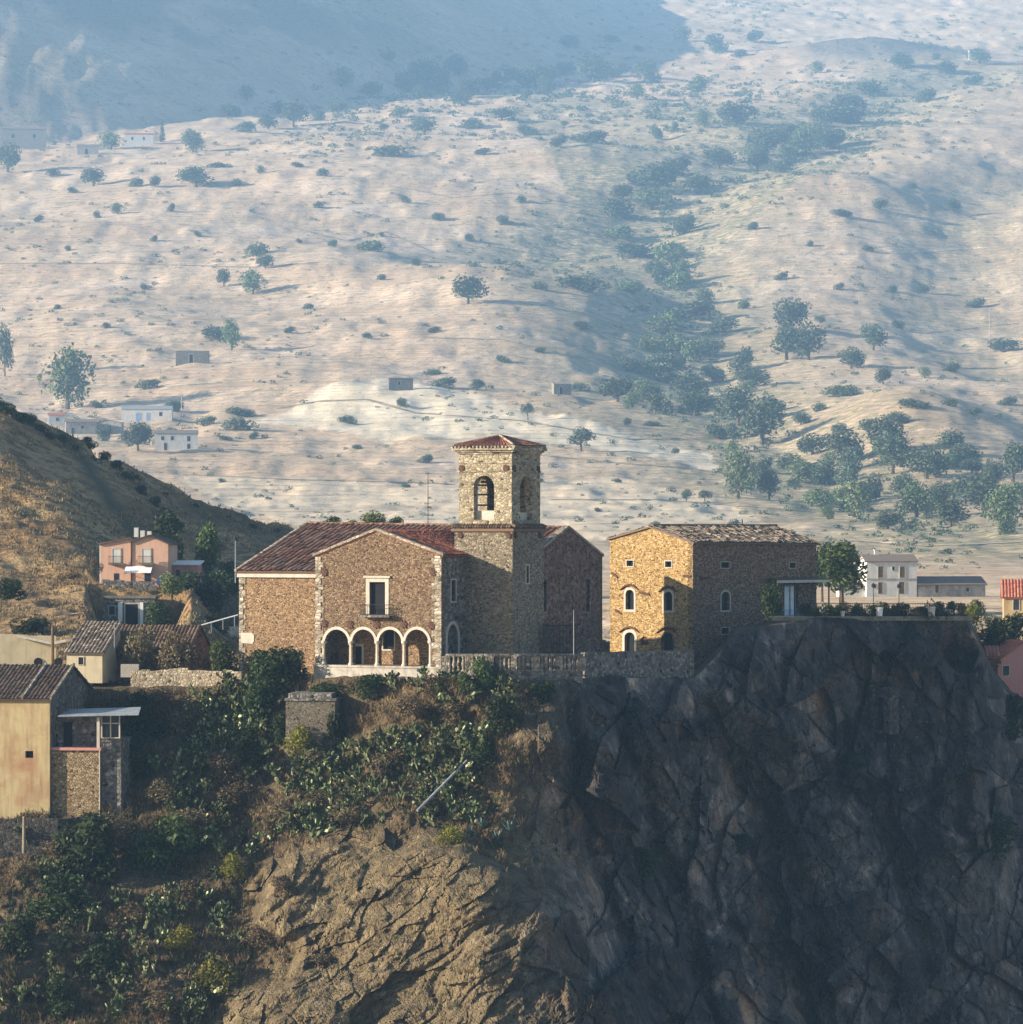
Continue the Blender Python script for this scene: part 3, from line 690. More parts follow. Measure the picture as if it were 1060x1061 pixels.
# porch -----------------------------------------------------------------
uL = F.u(327, 0); pk = F.u(390, 0); eL = cz(575, uL); eR = cz(574, 0); pz = cz(550, pk)
fp = F.front(0)
arches = []
for a, b in ((336.6, 361.4), (365.0, 388.6), (392.4, 416.4), (420.2, 444.2)):
    u0, u1 = F.u(a), F.u(b); arches.append((u0, u1, cz(690, u0), cz(652, u0)))
zfl = cz(690, -6)
bw = (F.u(383), F.u(399.2), cz(637, F.u(391)), cz(603, F.u(391)))
m = MB()
holes = [arch(u0, u1, zfl, z1) for u0, u1, z0, z1 in arches] + [rect(*bw)]
m.wall(fp, [(uL, ZB), (0, ZB), (0, eR), (pk, pz), (uL, eL)], holes, 0, .6)
fs = F.side(0)
sw0, sw1 = F.w(467.5, 0), F.w(472, 0); sa0, sa1 = F.w(463.5, 0), F.w(474.5, 0)
sl = rect(sw0, sw1, cz(623, 0, sw0), cz(601, 0, sw0)); sar = arch(sa0, sa1, cz(684, 0, sa0), cz(647, 0, sa0), k=1.35)
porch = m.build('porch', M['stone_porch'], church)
m = MB()
m.wall(fs, [(.6, ZB), (5.2, ZB), (5.2, eR), (.6, eR)], [sl, sar], 0, .6)
m.build('side_wall', M['stone_grey'], porch); m = MB(); m.wall(F.side(uL + .6), [(.6, ZB), (5.0, ZB), (5.0, eL), (.6, eL)], [], 0, .6)
m.build('side_wall', M['stone_grey'], porch)
m = MB()   # vaulted floor, ceiling and back wall of the arcade
iu0, iu1 = uL + .6, -.6
dr = rect(F.u(367.8, 3.4), F.u(375, 3.4), zfl, cz(670, -9, 3.4)); wr = rect(F.u(397.2, 3.4), F.u(408.3, 3.4), cz(673, -6, 3.4), cz(652, -6, 3.4))
m.wall(F.front(3.4), rect(iu0, iu1, zfl - .3, cz(645, -6, 3.4)), [dr, wr], 0, .4)
m.box(F, (iu0, .6, zfl - .5), (iu1, 3.4, zfl)); m.box(F, (iu0, .6, cz(648, -6, 0)), (iu1, 3.8, cz(645.5, -6, 0)))
m.build('arcade_wall', M['stone_nave'], porch)
opening(F.front(3.4), dr, porch, 'door', .25, frame=.24, sill=False)
opening(F.front(3.4), wr, porch, 'window', .25, frame=.16)
m = MB()
for u0, u1, z0, z1 in arches:
    r = (u1 - u0) / 2; f = .3
    inn_ = arch(u0, u1, z1 - r - .1, z1, 12)[1:]; out_ = arch(u0 - f, u1 + f, z1 - r - .1, z1 + f, 12)[1:]
    pts = out_ + [out_[-1]] ; 
    ring = [p for p in out_] + [(u0 - f, z1 - r - .1), (u0, z1 - r - .1)] + [p for p in reversed(inn_)]
    m.prism(fp, ring, -.08 - .004 * len(m.f) / 30, .3)
m.build('arch_band', M['trim'], porch)
for q in range(5):
    u = arches[0][0] - .17 if q == 0 else (arches[3][1] + .17 if q == 4 else (arches[q - 1][1] + arches[q][0]) / 2)
    c = F(u, .12, zfl); h = cz(664.5, u) - zfl; m = MB()
    m.lathe(c, [(.30, 0), (.30, .18), (.21, .26), (.19, .5), (.165, h - .45), (.19, h - .38), (.17, h - .34), (.30, h - .16), (.32, h - .14), (.32, h + .06)], 12)
    m.build('column', M['trim'], porch)
m = MB(); m.box(F, (uL - .1, -.22, ZB - 1.5), (.12, .02, zfl - .02)); m.box(F, (uL - .05, -.32, zfl - .2), (.1, .3, zfl + .003)); m.build('plinth', M['plinth'], porch)
o = opening(fp, rect(*bw), porch, 'balcony_window', .35, frame=.42, sill=False)
m = MB(); m.box(fp, (bw[0] - .65, -.22, bw[3] + .42), (bw[1] + .65, .05, bw[3] + .62)); m.build('lintel', M['trim'], o)
m = MB(); m.box(fp, (bw[0] - .7, -.95, bw[2] - .25), (bw[1] + 1.0, .05, bw[2] - .03))
bal = m.build('balcony', M['stone_grey'], porch)
m = MB(); railing(m, fp, bw[0] - .6, bw[1] + .9, -.88, bw[2], bw[2] + 1.05, .2, .02)
for uu in (bw[0] - .6, bw[1] + .9):
    railing(m, lambda a, b, z: fp(uu, -a, z), .05, .85, 0, bw[2], bw[2] + 1.05, .2, .02)
m.build('railing', M['iron'], bal)
opening(fs, sl, porch, 'window', .35, frame=.14)
opening(fs, sar, porch, 'archway', .5, mat='stone_grey', frame=.35, sill=False)
quoins(fp, uL, F.u(335.5), zfl, eL - .2, porch); quoins(fp, F.u(447.5), 0, zfl, eR - .2, porch, mirror=True)
for px, py in ((336, 593), (449, 593), (336, 646), (363, 647), (390.5, 647), (418.5, 647), (447.5, 648)): iron_plate(fp, F.u(px), cz(py, F.u(px)), .42, porch)
m = MB(); roof_tiles(m, F(.3, -.1, eR - .12), F(.3, 5.4, eR - .12), F(pk, 5.4, pz + .06), F(pk, -.1, pz + .06))
roof_tiles(m, F(F.u(471, 5.3), 5.4, cz(573, 0) + .35), F(F.u(471, 5.3), 5.9, cz(573, 0) + .35), F(pk, 18.2, pz + .05), F(pk, 5.4, pz + .05))
roof_tiles(m, F(uL - .2, 5.4, eL - .1), F(uL - .2, -.1, eL - .1), F(pk, -.1, pz + .06), F(pk, 16, pz + .06))
m.build('porch_roof', M['tile_red'], church)
m = MB()
for a, b in (((uL - .25, eL - .02), (pk, pz + .16)), ((pk, pz + .16), (.25, eR - .02))):
    m.hexa([F(a[0], -.2, a[1] - .13), F(b[0], -.2, b[1] - .13), F(b[0], .5, b[1] - .13), F(a[0], .5, a[1] - .13), F(a[0], -.2, a[1] + .13), F(b[0], -.2, b[1] + .13), F(b[0], .5, b[1] + .13), F(a[0], .5, a[1] + .13)])
m.build('verge', M['quoin'], porch)
m = MB(); m.box(fs, (-.1, -.25, eR - .35), (5.2, .1, eR - .12)); m.build('cornice', M['rust'], porch)
# nave: the long roof ------------------------------------------------------
wA, wB, wRidge, wBack = 5.1, 11.5, 19.6, 27.7
uT0, uG = F.u(471, 5.3), 4.5
nL = F.u(248, wA); zA = cz(592, nL, wA); zRl = cz(542.5, nL, wRidge); zRr = cz(547, uG, wRidge); zBe = cz(575, uG, wBack)
zRm = zRl + (zRr - zRl) * (uT0 - nL) / (uG - nL)
m = MB()
m.wall(F.front(wA), rect(nL, uL + 1.2, ZB, zA), [], 0, .7)
m.wall(lambda a, b, z: F(nL + b, a, z), [(wA + .7, ZB), (wBack, ZB), (wBack, zBe), (wRidge, zRl - .1), (wA + .7, zA)], [], 0, .7)
m.wall(F.front(wBack - .7), rect(nL, uG, ZB, zBe), [], 0, .7)
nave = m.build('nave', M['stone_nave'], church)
m = MB()
s1 = rect(F.w(562.5, uG), F.w(566.3, uG), cz(634, uG, 14), cz(601, uG, 14)); s2 = rect(F.w(607, uG), F.w(611.4, uG), cz(634, uG, 24), cz(600, uG, 24))
fg = F.side(uG)
m.wall(fg, [(wB, ZB), (wBack, ZB), (wBack, zBe), (wRidge, zRr), (wB, zBe)], [s1, s2], 0, .8)
m.wall(F.front(wB), rect(uT0, uG - .8, ZB, zBe), [], 0, .7)
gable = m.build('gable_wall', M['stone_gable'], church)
for s_ in (s1, s2): opening(fg, s_, gable, 'slit_window', .6, frame=.1, fmat='stone_pale')
m = MB()
for a, b in (((wB - .2, zBe - .05), (wRidge, zRr + .14)), ((wRidge, zRr + .14), (wBack + .2, zBe - .05))):
    m.hexa([fg(a[0], -.12, a[1] - .12), fg(b[0], -.12, b[1] - .12), fg(b[0], .6, b[1] - .12), fg(a[0], .6, a[1] - .12), fg(a[0], -.12, a[1] + .14), fg(b[0], -.12, b[1] + .14), fg(b[0], .6, b[1] + .14), fg(a[0], .6, a[1] + .14)])
m.build('verge', M['quoin'], gable)
m = MB()
roof_tiles(m, F(nL - .3, wA - .35, zA + .02), F(uT0, wA - .35, zA + .02), F(uT0, wRidge, zRm), F(nL - .3, wRidge, zRl), .62, .8, .17, .04)
roof_tiles(m, F(uT0, wB - .2, zBe), F(uG - .4, wB - .2, zBe), F(uG - .4, wRidge, zRr), F(uT0, wRidge, zRm), .62, .8, .17, .04)
roof_tiles(m, F(uG, wBack + .2, zBe), F(nL, wBack + .2, zBe), F(nL, wRidge, zRl), F(uG, wRidge, zRr), .42, .55, .11)
nroof = m.build('nave_roof', M['tile_old'], church)
m = MB(); k = 0; u = nL - .3
while u < uG - .3:
    zz_ = zRl + (zRr - zRl) * (u - nL) / (uG - nL)
    m.tube([F(u, wRidge, zz_ + .06), F(u + .46, wRidge, zz_ + .1)], .15, 7); u += .42
m.build('ridge_tile', M['tile_old'], nroof)
m = MB(); m.hexa([F(nL - .4, wA - .4, zA - .02), F(nL - .1, wA - .4, zA - .02), F(nL - .1, wRidge, zRl - .02), F(nL - .4, wRidge, zRl - .02), F(nL - .4, wA - .4, zA + .22), F(nL - .1, wA - .4, zA + .22), F(nL - .1, wRidge, zRl + .2), F(nL - .4, wRidge, zRl + .2)])
m.build('verge', M['quoin'], nroof)
m = MB(); m.box(F, (nL - .15, wA - .28, zA - .62), (uL - .02, wA - .002, zA - .2)); m.build('cornice', M['trim'], nave)
m = MB(); m.box(F, (nL - .2, wA - .36, zA - .2), (uL - .02, wA - .002, zA - .12)); m.build('gutter', M['rust'], nave)
u0, u1 = F.u(250, wA), F.u(263.5, wA); zz0, zz1 = cz(667, u0, wA), cz(655.5, u0, wA)
m = MB(); m.prism(F.front(wA), [(u0, zz0 + .1), (u1 - .2, zz0), (u1, zz0 + .3), (u1, zz1 - .25), (u1 - .3, zz1), (u0, zz1)], -.07, .05); m.build('wall_plaque', M['trim'], nave)
quoins(F.front(wA), nL, nL + .8, ZB, zA - .7, nave)
# added wall, unseen behind the church, placed to shade the yellow house front
m = MB(); m.box(F, (-4.7, wBack, ZB), (-4.0, 42.6, cz(573.5, -4.0, 42.6))); m.build('rear_wall', M['stone_gable'], church)
# bell tower ---------------------------------------------------------------
t0, t1, tw0, tw1 = F.u(471, 5.3), F.u(531, 5.3), 5.3, 12.3
zl = cz(545, t1, tw0)
ts0, ts1 = F.w(545, t1), F.w(547.8, t1); tsl = rect(ts0, ts1, cz(604, t1, ts0), cz(586, t1, ts0))
m = MB()
m.wall(F.front(tw0), rect(t0, t1 - .8, ZB, zl), [], 0, .8)
m.wall(F.side(t1), rect(tw0, tw1, ZB, zl), [tsl], 0, .8)
m.wall(F.front(tw1 - .8), rect(t0, t1 - .8, ZB, zl), [], 0, .8)
m.wall(lambda a, b, z: F(t0 + b, a, z), rect(tw0 + .8, tw1 - .8, ZB, zl), [], 0, .8)
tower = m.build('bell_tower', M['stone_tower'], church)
opening(F.side(t1), tsl, tower, 'slit_window', .4, frame=.14)
m = MB(); m.box(F, (t0 - .25, tw0 - .25, zl - .55), (t1 + .25, tw1 + .25, zl - .28)); m.box(F, (t0 - .12, tw0 - .12, zl - .28), (t1 + .12, tw1 + .12, zl + .02))
for k in range(46):     # a ragged row of tiles on the ledge
    a = k / 23
    p = (t0 - .1 + (t1 - t0 + .2) * a, tw0 - .08) if a < 1 else (t1 + .1, tw0 - .1 + (tw1 - tw0 + .2) * (a - 1))
    d = (0, 1) if a < 1 else (-1, 0)
    m.tube([F(p[0] - d[0] * .3, p[1] - d[1] * .3, zl - .02 - rnd.random() * .1), F(p[0] + d[0] * .25, p[1] + d[1] * .25, zl + .16)], .13, 6)
m.build('ledge', M['tile_dark'], tower)
for px in (477, 527): iron_plate(F.front(tw0), F.u(px, tw0), zl - .95, .3, tower)
for px in (534, 559): iron_plate(F.side(t1), F.w(px, t1), zl - .95, .3, tower)
b0, b1, bw0, bw1 = t0 + .35, t1 - .25, tw0 + .3, tw1 - .35
zt = cz(470, b1, bw0)
def ap(pa, pb, pt, pbm, fu, u, w): return None
fo = arch(F.u(490.8, bw0), F.u(512, bw0), cz(538.5, b1, bw0), cz(492.5, b1, bw0), 12)
so_ = arch(F.w(539, b1), F.w(551.2, b1), cz(539, b1, 8), cz(493, b1, 8), 12)
m = MB(); th = .9
m.wall(F.front(bw0), rect(b0, b1 - th, zl, zt), [fo], 0, th)
m.wall(F.side(b1), rect(bw0, bw1, zl, zt), [so_], 0, th)
m.wall(F.front(bw1 - th), rect(b0, b1 - th, zl, zt), [fo], 0, th)
m.wall(lambda a, b, z: F(b0 + b, a, z), rect(bw0 + th, bw1 - th, zl, zt), [so_], 0, th)
m.box(F, (b0, bw0, zl - .02), (b1, bw1, zl + .1)); m.box(F, (b0 + .1, bw0 + .1, zt - .6), (b1 - .1, bw1 - .1, zt - .2))
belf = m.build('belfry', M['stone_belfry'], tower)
m = MB(); fu0, fu1 = fo[0][0], fo[1][0]; m.box(F, (fu0, bw0 + .55, fo[0][1]), (fu1, bw0 + .8, fo[0][1] + .95)); m.build('parapet', M['trim'], tower); m = MB(); m.box(F, (b1 - .8, so_[0][0], so_[0][1]), (b1 - .55, so_[1][0], so_[0][1] + .8)); m.build('parapet', M['trim'], tower)
m = MB()
for e, z0_, z1_ in ((.10, cz(488.6, b1, bw0), cz(487.4, b1, bw0)), (.08, cz(480, b1, bw0), cz(479, b1, bw0)), (.12, zt, zt + .18), (.32, zt + .18, zt + .38), (.55, zt + .38, zt + .62)):
    m.box(F, (b0 - e, bw0 - e, z0_), (b1 + e, bw1 + e, z1_))
zc = zt + .62
for k in range(34):
    a = k / 17; e = .5
    if a < 1: p, q = F(b0 - e + (b1 - b0 + 2 * e) * a, bw0 - e - .16, zc + .1), F(b0 - e + (b1 - b0 + 2 * e) * a, bw0 + .2, zc + .2)
    else: p, q = F(b1 + e + .16, bw0 - e + (bw1 - bw0 + 2 * e) * (a - 1), zc + .1), F(b1 - .2, bw0 - e + (bw1 - bw0 + 2 * e) * (a - 1), zc + .2)
    m.tube([p, q], .12, 6)
m.build('cornice', M['quoin'], tower)
for px in (478.5, 524.5): iron_plate(F.front(bw0), F.u(px, bw0), cz(485, b1, bw0), .34, tower)
for px in (532.5, 557.5): iron_plate(F.side(b1), F.w(px, b1), cz(485.5, b1, bw0), .34, tower)
e = .42; zr = zc + .22; za = cz(452.3, (b0 + b1) / 2, 9); um, wm = (b0 + b1) / 2, (bw0 + bw1) / 2
q = [F(b0 - e, bw0 - e, zr), F(b1 + e, bw0 - e, zr), F(b1 + e, bw1 + e, zr), F(b0 - e, bw1 + e, zr)]
m = MB(); ap1, ap2 = F(um - .15, wm, za), F(um + .15, wm, za)
for i in range(4): roof_tiles(m, q[i], q[(i + 1) % 4], ap2, ap1, .36, .45, .08)
tr = m.build('tower_roof', M['tile_tower'], tower)
m = MB()
for p in q: m.tube([Vector(p) + Vector((0, 0, .1)), Vector(F(um, wm, za + .12))], .13, 6)
m.build('hip_tile', M['quoin'], tr)
m = MB()
cx_, cw_ = um, wm
for z_ in (cz(505, b1, bw0), cz(515, b1, bw0), cz(526, b1, bw0)):
    m.box(F, (b0 + th, bw1 - th - .3, z_), (b1 - th, bw1 - th - .1, z_ + .18)); m.box(F, (b0 + th + .1, bw0 + th, z_ + .2), (b0 + th + .3, bw1 - th, z_ + .38))
m.box(F, (um - .1, bw1 - th - .28, zl), (um + .1, bw1 - th - .12, zt - .6)); m.box(F, (b0 + th, wm - .12, cz(500, b1, bw0)), (b1 - th, wm + .12, cz(497.5, b1, bw0)))
m.build('bell_frame', M['wood'], tower)
m = MB(); bz = cz(501, b1, bw0); m.lathe(F(um + .35, wm, bz), [(.1, 0), (.3, -.1), (.36, -.5), (.42, -.9), (.62, -1.25), (.6, -1.3), (.05, -1.3)], 14); m.build('bell', m_plain('bronze', (.12, .09, .05), .5, .3, 3, .6), tower)

# ------------------------------------------------------------------ the tall stone house on the right
Fh = Frame(718, 434.0, 40)
house = thing('stone_house', 'tall gabled stone house, its left wall glowing yellow, on the cliff edge', 'house', Fh(-4, 6, Z(690, 432)))
hz = lambda py, u, w=0: Fh.z(py, u, w)
hL = Fh.u(632); hB = hz(706, 0); hw = Fh.w(846, 0)
ze0, zeL, hpk = hz(562, 0), hz(558, hL), Fh.u(674); zpk = hz(546, hpk)
fl, fr_ = Fh.front(0), Fh.side(0)
def hr(a, b, t, c): return rect(Fh.u(a), Fh.u(b), hz(c, Fh.u(a)), hz(t, Fh.u(a)))
def ha(a, b, t, c): return arch(Fh.u(a), Fh.u(b), hz(c, Fh.u(a)), hz(t, Fh.u(a)), 8, .8)
lw = [hr(649.4, 656.2, 580.7, 586.6), hr(689.3, 696, 581.5, 587.6), ha(648.4, 657, 611, 631.5), ha(688.4, 696.6, 613, 632.5), ha(647.3, 657.8, 655, 676), ha(686, 697.4, 655.5, 676), ha(663.8, 671.5, 659.5, 668)]
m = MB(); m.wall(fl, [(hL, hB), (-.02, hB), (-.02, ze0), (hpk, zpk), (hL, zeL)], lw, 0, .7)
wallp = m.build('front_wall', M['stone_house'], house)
def hs(a, b, t, c, ar=False):
    a, b = Fh.w(a, 0), Fh.w(b, 0); q = (a, b, hz(c, 0, a), hz(t, 0, a)); return arch(*q, 8, .7) if ar else rect(*q)
rw = [hs(747, 756, 582.5, 588.5), hs(747.3, 756, 613, 632.5, True), hs(747.3, 755.3, 650.6, 657), hs(818, 824.5, 583, 588.5), hs(812.5, 826.5, 606, 639.5)]
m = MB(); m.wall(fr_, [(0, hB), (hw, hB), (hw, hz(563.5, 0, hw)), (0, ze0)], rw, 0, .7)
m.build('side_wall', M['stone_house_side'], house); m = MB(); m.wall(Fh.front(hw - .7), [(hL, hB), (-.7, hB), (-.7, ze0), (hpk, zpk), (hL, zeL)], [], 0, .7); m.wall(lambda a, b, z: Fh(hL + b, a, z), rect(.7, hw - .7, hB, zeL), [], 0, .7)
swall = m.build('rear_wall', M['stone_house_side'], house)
for k, p in enumerate(lw[:6]):
    o = opening(fl, p, wallp, 'door' if k in (4, 5) else 'window', .4, frame=(.1, .1, .26, .26, .32, .12)[k], sill=k < 4, fmat='stone_grey' if k == 5 else 'trim')
    if k >= 2:
        us = [a for a, b in p]; zs = max(b for a, b in p) + .32; c_ = (min(us) + max(us)) / 2; hw_ = (max(us) - min(us)) / 2 + .75
        g = MB(); g.prism(fl, [(c_ - hw_, zs - .35), (c_ - hw_ * .5, zs + .02), (c_, zs + .18), (c_ + hw_ * .5, zs + .02), (c_ + hw_, zs - .35), (c_ + hw_ * .5, zs + .2), (c_, zs + .38), (c_ - hw_ * .5, zs + .2)], -.22, .02); g.build('hood_mould', M['rust'], o)
opening(fl, lw[6], wallp, 'niche', .2, mat='rust')
for k, p in enumerate(rw[:4]): opening(fr_, p, swall, 'window', .4, mat='glass' if k == 1 else 'dark', frame=.18 if k == 1 else .08)
dd = rw[4]; o = opening(fr_, dd, swall, 'glass_door', .25, mat='blue', frame=.1, fmat='wood', sill=False)
a0, a1 = dd[0][0], dd[1][0]; am = (a0 + a1) / 2; z0_, z1_ = dd[0][1], dd[2][1]
for s0, s1_ in ((a0 + .22, am - .16), (am + .16, a1 - .22)):
    g = MB(); g.box(fr_, (s0, .16, z0_ + .2), (s1_, .2, z1_ - .2)); g.build('curtain', M['cloth'], o)
m = MB()
def rag(m, A, B, Cc, D): roof_tiles(m, A, B, Cc, D, .46, .55, .13, .045, .2)
ov = .35
rag(m, Fh(ov, -.25, ze0 + .02), Fh(ov, hw + .3, hz(563.5, 0, hw) + .02), Fh(hpk, hw + .3, zpk + .1), Fh(hpk, -.25, zpk + .1))
rag(m, Fh(hL - ov, hw + .3, zeL), Fh(hL - ov, -.25, zeL), Fh(hpk, -.25, zpk + .1), Fh(hpk, hw + .3, zpk + .1))
hroof = m.build('roof', M['tile_house'], house)
m = MB(); a = -.2
while a < hw + .2: m.tube([Fh(hpk, a, zpk + .14), Fh(hpk, a + .5, zpk + .2)], .17, 7); a += .46
m.build('ridge_tile', M['tile_dark'], hroof)
m = MB(); cw_ = Fh.w(767, hpk); m.tube([Fh(hpk + .3, cw_, zpk - .2), Fh(hpk + .3, cw_, zpk + .9)], .07, 6); m.build('vent_pipe', M['iron'], hroof)
m = MB(); quo = MB()
for px, py, L_, dz in ((637, 597, .9, -.45), (668, 616, 1.5, -.25), (641, 635, .9, -.4), (712, 598, 1.1, -.05)):
    u = Fh.u(px); z = hz(py, u); m.prism(fl, [(u - L_ / 2, z - dz / 2), (u + L_ / 2, z + dz / 2), (u + L_ / 2, z + dz / 2 + .2), (u, z + .28), (u - L_ / 2, z - dz / 2 + .25)], -.14, .03); m.build('tie_beam', M['rust'], house); m = MB()
a = Fh.w(730, 0); m.box(fr_, (a - .9, -.2, hz(600, 0, a)), (a + .6, .05, hz(598, 0, a)))
m.build('tie_beam', M['rust'], house)
# veranda with a plank roof on the terrace
va0, va1 = Fh.w(794, 0), hw + .4
ver = thing('veranda', 'shallow plank-roofed veranda in front of the white glass doors', 'veranda', Fh(1, va0 + 2, hz(640, 0, va0)))
vz = hz(598, 0, va0); vf = hz(641, 0, va0)
m = MB(); m.hexa([fr_(va0, -1.6, vz - .35), fr_(va1, -1.6, vz - .35), fr_(va1, -.02, vz - .2), fr_(va0, -.02, vz - .2), fr_(va0, -1.6, vz - .25), fr_(va1, -1.6, vz - .25), fr_(va1, -.02, vz - .08), fr_(va0, -.02, vz - .08)]); m.build('canopy', M['wood'], ver)
m = MB(); m.box(fr_, (va0 - .05, -1.66, vz - .66), (va1 + .05, -1.5, vz - .37)); m.build('beam', M['paleboard'], ver)
for a in (va0 + .08, va0 + 3.4, va1 - .1):
    m = MB(); m.box(fr_, (a - .07, -1.62, vf), (a + .07, -1.5, vz - .66)); m.build('post', M['iron'], ver)
m = MB(); railing(m, fr_, va0, va0 + 5, -1.58, vf, vf + 1.0, .16, .018); m.build('railing', M['blue'], ver)
m = MB(); m.box(fr_, (va0 - .2, -1.8, vf - .35), (va1 + .4, -.02, vf)); m.build('floor_slab', M['concrete'], ver)

M['stone_wall'] = m_stone('stone_wall', (.50, .40, .27), (.60, .50, .35), (.66, .58, .44), (.5, .42, .3), 2.6, stain=.4)
# ------------------------------------------------------------------ parapets along the edge
def wall_run(name, label, cat, pts, h, th, mat, rag_=.0, base=1.2, cap=None):
    """low wall along ground points (px, py of its top, Y)"""
    q = [P(px, py, Y) for px, py, Y in pts]
    t = thing(name, label, cat, (q[0][0], q[0][1], q[0][2] - h)); m = MB(); cp = MB()
    for a, b in zip(q[:-1], q[1:]):
        n = max(1, int(math.dist(a, b) / .9)); d = Vector(b) - Vector(a); nn = Vector((-d.y, d.x, 0)).normalized() * th
        for k in range(n):
            p0 = Vector(a) + d * (k / n); p1 = Vector(a) + d * ((k + 1) / n)
            e = rnd.uniform(-rag_, rag_)
            lo = Vector((0, 0, h + base))
            m.hexa([p0 - lo, p1 - lo, p1 - lo + nn, p0 - lo + nn, p0 + Vector((0, 0, e)), p1 + Vector((0, 0, e)), p1 + nn + Vector((0, 0, e)), p0 + nn + Vector((0, 0, e))])
        if cap:
            o_ = -nn * .15
            cp.hexa([Vector(a) + o_ + Vector((0, 0, .003)), Vector(b) + o_ + Vector((0, 0, .003)), Vector(b) + nn * 1.15 + Vector((0, 0, .003)), Vector(a) + nn * 1.15 + Vector((0, 0, .003)), Vector(a) + o_ + Vector((0, 0, .16)), Vector(b) + o_ + Vector((0, 0, .16)), Vector(b) + nn * 1.15 + Vector((0, 0, .16)), Vector(a) + nn * 1.15 + Vector((0, 0, .16))])
    m.build('masonry', M[mat], t)
    if cap: cp.build('coping', M[cap], t)
    return t
bt = thing('balustrade', 'weathered stone balustrade along the terrace below the bell tower', 'balustrade', P(530, 700, 392.5))
b_pts = [(461, 393.2), (500, 391.6), (540, 391.6), (604, 395.2)]
lo_, hi_, bal_ = MB(), MB(), []
def bpt(t):
    x = 461 + (604 - 461) * t; return x, float(np.interp(x, [p[0] for p in b_pts], [p[1] for p in b_pts]))
for k in range(30):
    (x0, y0), (x1, y1) = bpt(k / 30), bpt((k + 1) / 30)
    for mm, t_, b_ in ((lo_, 695.5, 712), (hi_, 677.5, 680)):
        a, b = Vector(P(x0, t_, y0)), Vector(P(x1, t_, y1)); hgt = Vector((0, 0, (b_ - t_) * .0985)); nn = Vector((0, .5, 0))
        mm.hexa([a - hgt, b - hgt, b - hgt + nn, a - hgt + nn, a, b, b + nn, a + nn])
lo_.build('base', M['stone_grey'], bt); hi_.build('handrail', M['stone_grey'], bt)
for k in range(31):
    x, y = bpt(k / 30); c = P(x, 695.5, y + .25); h = (695.5 - 680) * .0985; m = MB()
    if k % 5 == 0: m.box(lambda u, w, z: (c[0] + u, c[1] + w, c[2] + z), (-.3, -.3, 0), (.3, .3, h)); m.build('pier', M['stone_pale'], bt)
    else: m.lathe(c, [(.2, 0), (.2, .12), (.1, .2), (.2, h * .45), (.1, h * .85), (.18, h * .93), (.18, h)], 8); m.build('baluster', M['stone_pale'], bt)
wall_run('terrace_wall', 'dark stone terrace wall under the yellow-lit house front', 'wall', [(606, 676, 397), (640, 675.5, 402.5), (690, 674, 409.5), (719, 673.5, 413)], 2.0, .5, 'stone_grey', .05, 1.6)
wall_run('retaining_wall', 'low pale retaining wall across dry grass left of the church', 'wall', [(135, 695, 408.5), (185, 693, 407.8), (250, 696, 406)], 1.1, .5, 'stone_wall', .12, 1.5)
wall_run('brick_wall', 'small reddish wall stub between church gable and stone house', 'wall', [(606, 664, 419), (632, 664, 424)], 1.8, .4, 'stone_gable', .1, 3)
# iron gate fence by the gable, pole
ft = thing('iron_fence', 'dark iron railings standing before the shaded church gable', 'fence', P(563, 676, 402.3))
m = MB()
A_, B_ = Vector(P(563, 648, 402.0)), Vector(P(596, 648, 402.6)); ff = lambda u, w, z: tuple(A_ + (B_ - A_) * u + Vector((0, w, z)))
railing(m, ff, 0, 1, 0, -2.9, 0, .045, .04); m.tube([ff(0, 0, -1.3), ff(1, 0, -1.3)], .03, 5)
m.build('bars', M['iron'], ft)
for k in (0, .5, 1):
    g = MB(); g.box(lambda u, w, z: (ff(k, 0, 0)[0] + u, ff(k, 0, 0)[1] + w, ff(k, 0, 0)[2] + z), (-.08, -.08, -3), (.08, .08, .25)); g.build('post', M['rust'], ft)
def pole(name, label, cat, px, p0, p1, Y, r, mat, arm=None):
    t = thing(name, label, cat, P(px, p1, Y)); m = MB(); a, b = P(px, p1 + 4, Y), P(px, p0, Y)
    m.tube([a, b], [r, r * .7], 8); m.build('pole', M[mat], t)
    if arm: arm(t, b, r)
    return t
def lamp_head(t, b, r):
    m = MB(); m.lathe((b[0], b[1], b[2]), [(.05, 0), (.2, .05), (.24, .35), (.1, .5), (.02, .6)], 8); m.build('lantern', M['glass'], t)
def cross_arm(t, b, r):
    m = MB(); m.tube([(b[0] - .5, b[1], b[2] - .15), (b[0] + .5, b[1], b[2] - .15)], .06, 6); m.build('crossarm', M['wood'], t)
    for s in (-.4, 0, .4):
        m = MB(); m.lathe((b[0] + s, b[1], b[2] - .1), [(.05, 0), (.07, .08), (.03, .16)], 6); m.build('insulator', M['trim'], t)
pole('flag_pole', 'thin grey pole rising from the balustrade before the gable', 'pole', 594.5, 632, 678, 394.6, .05, 'sheet')
pole('antenna_mast', 'thin mast rising over the church roof ridge beside the tower', 'mast', 443.5, 489, 556, 438, .05, 'rust', lambda t, b, r: MB().tube([(b[0] - .3, b[1], b[2] - .2), (b[0] + .3, b[1], b[2] - .2)], .03, 5).build('crossbar', M['rust'], t))

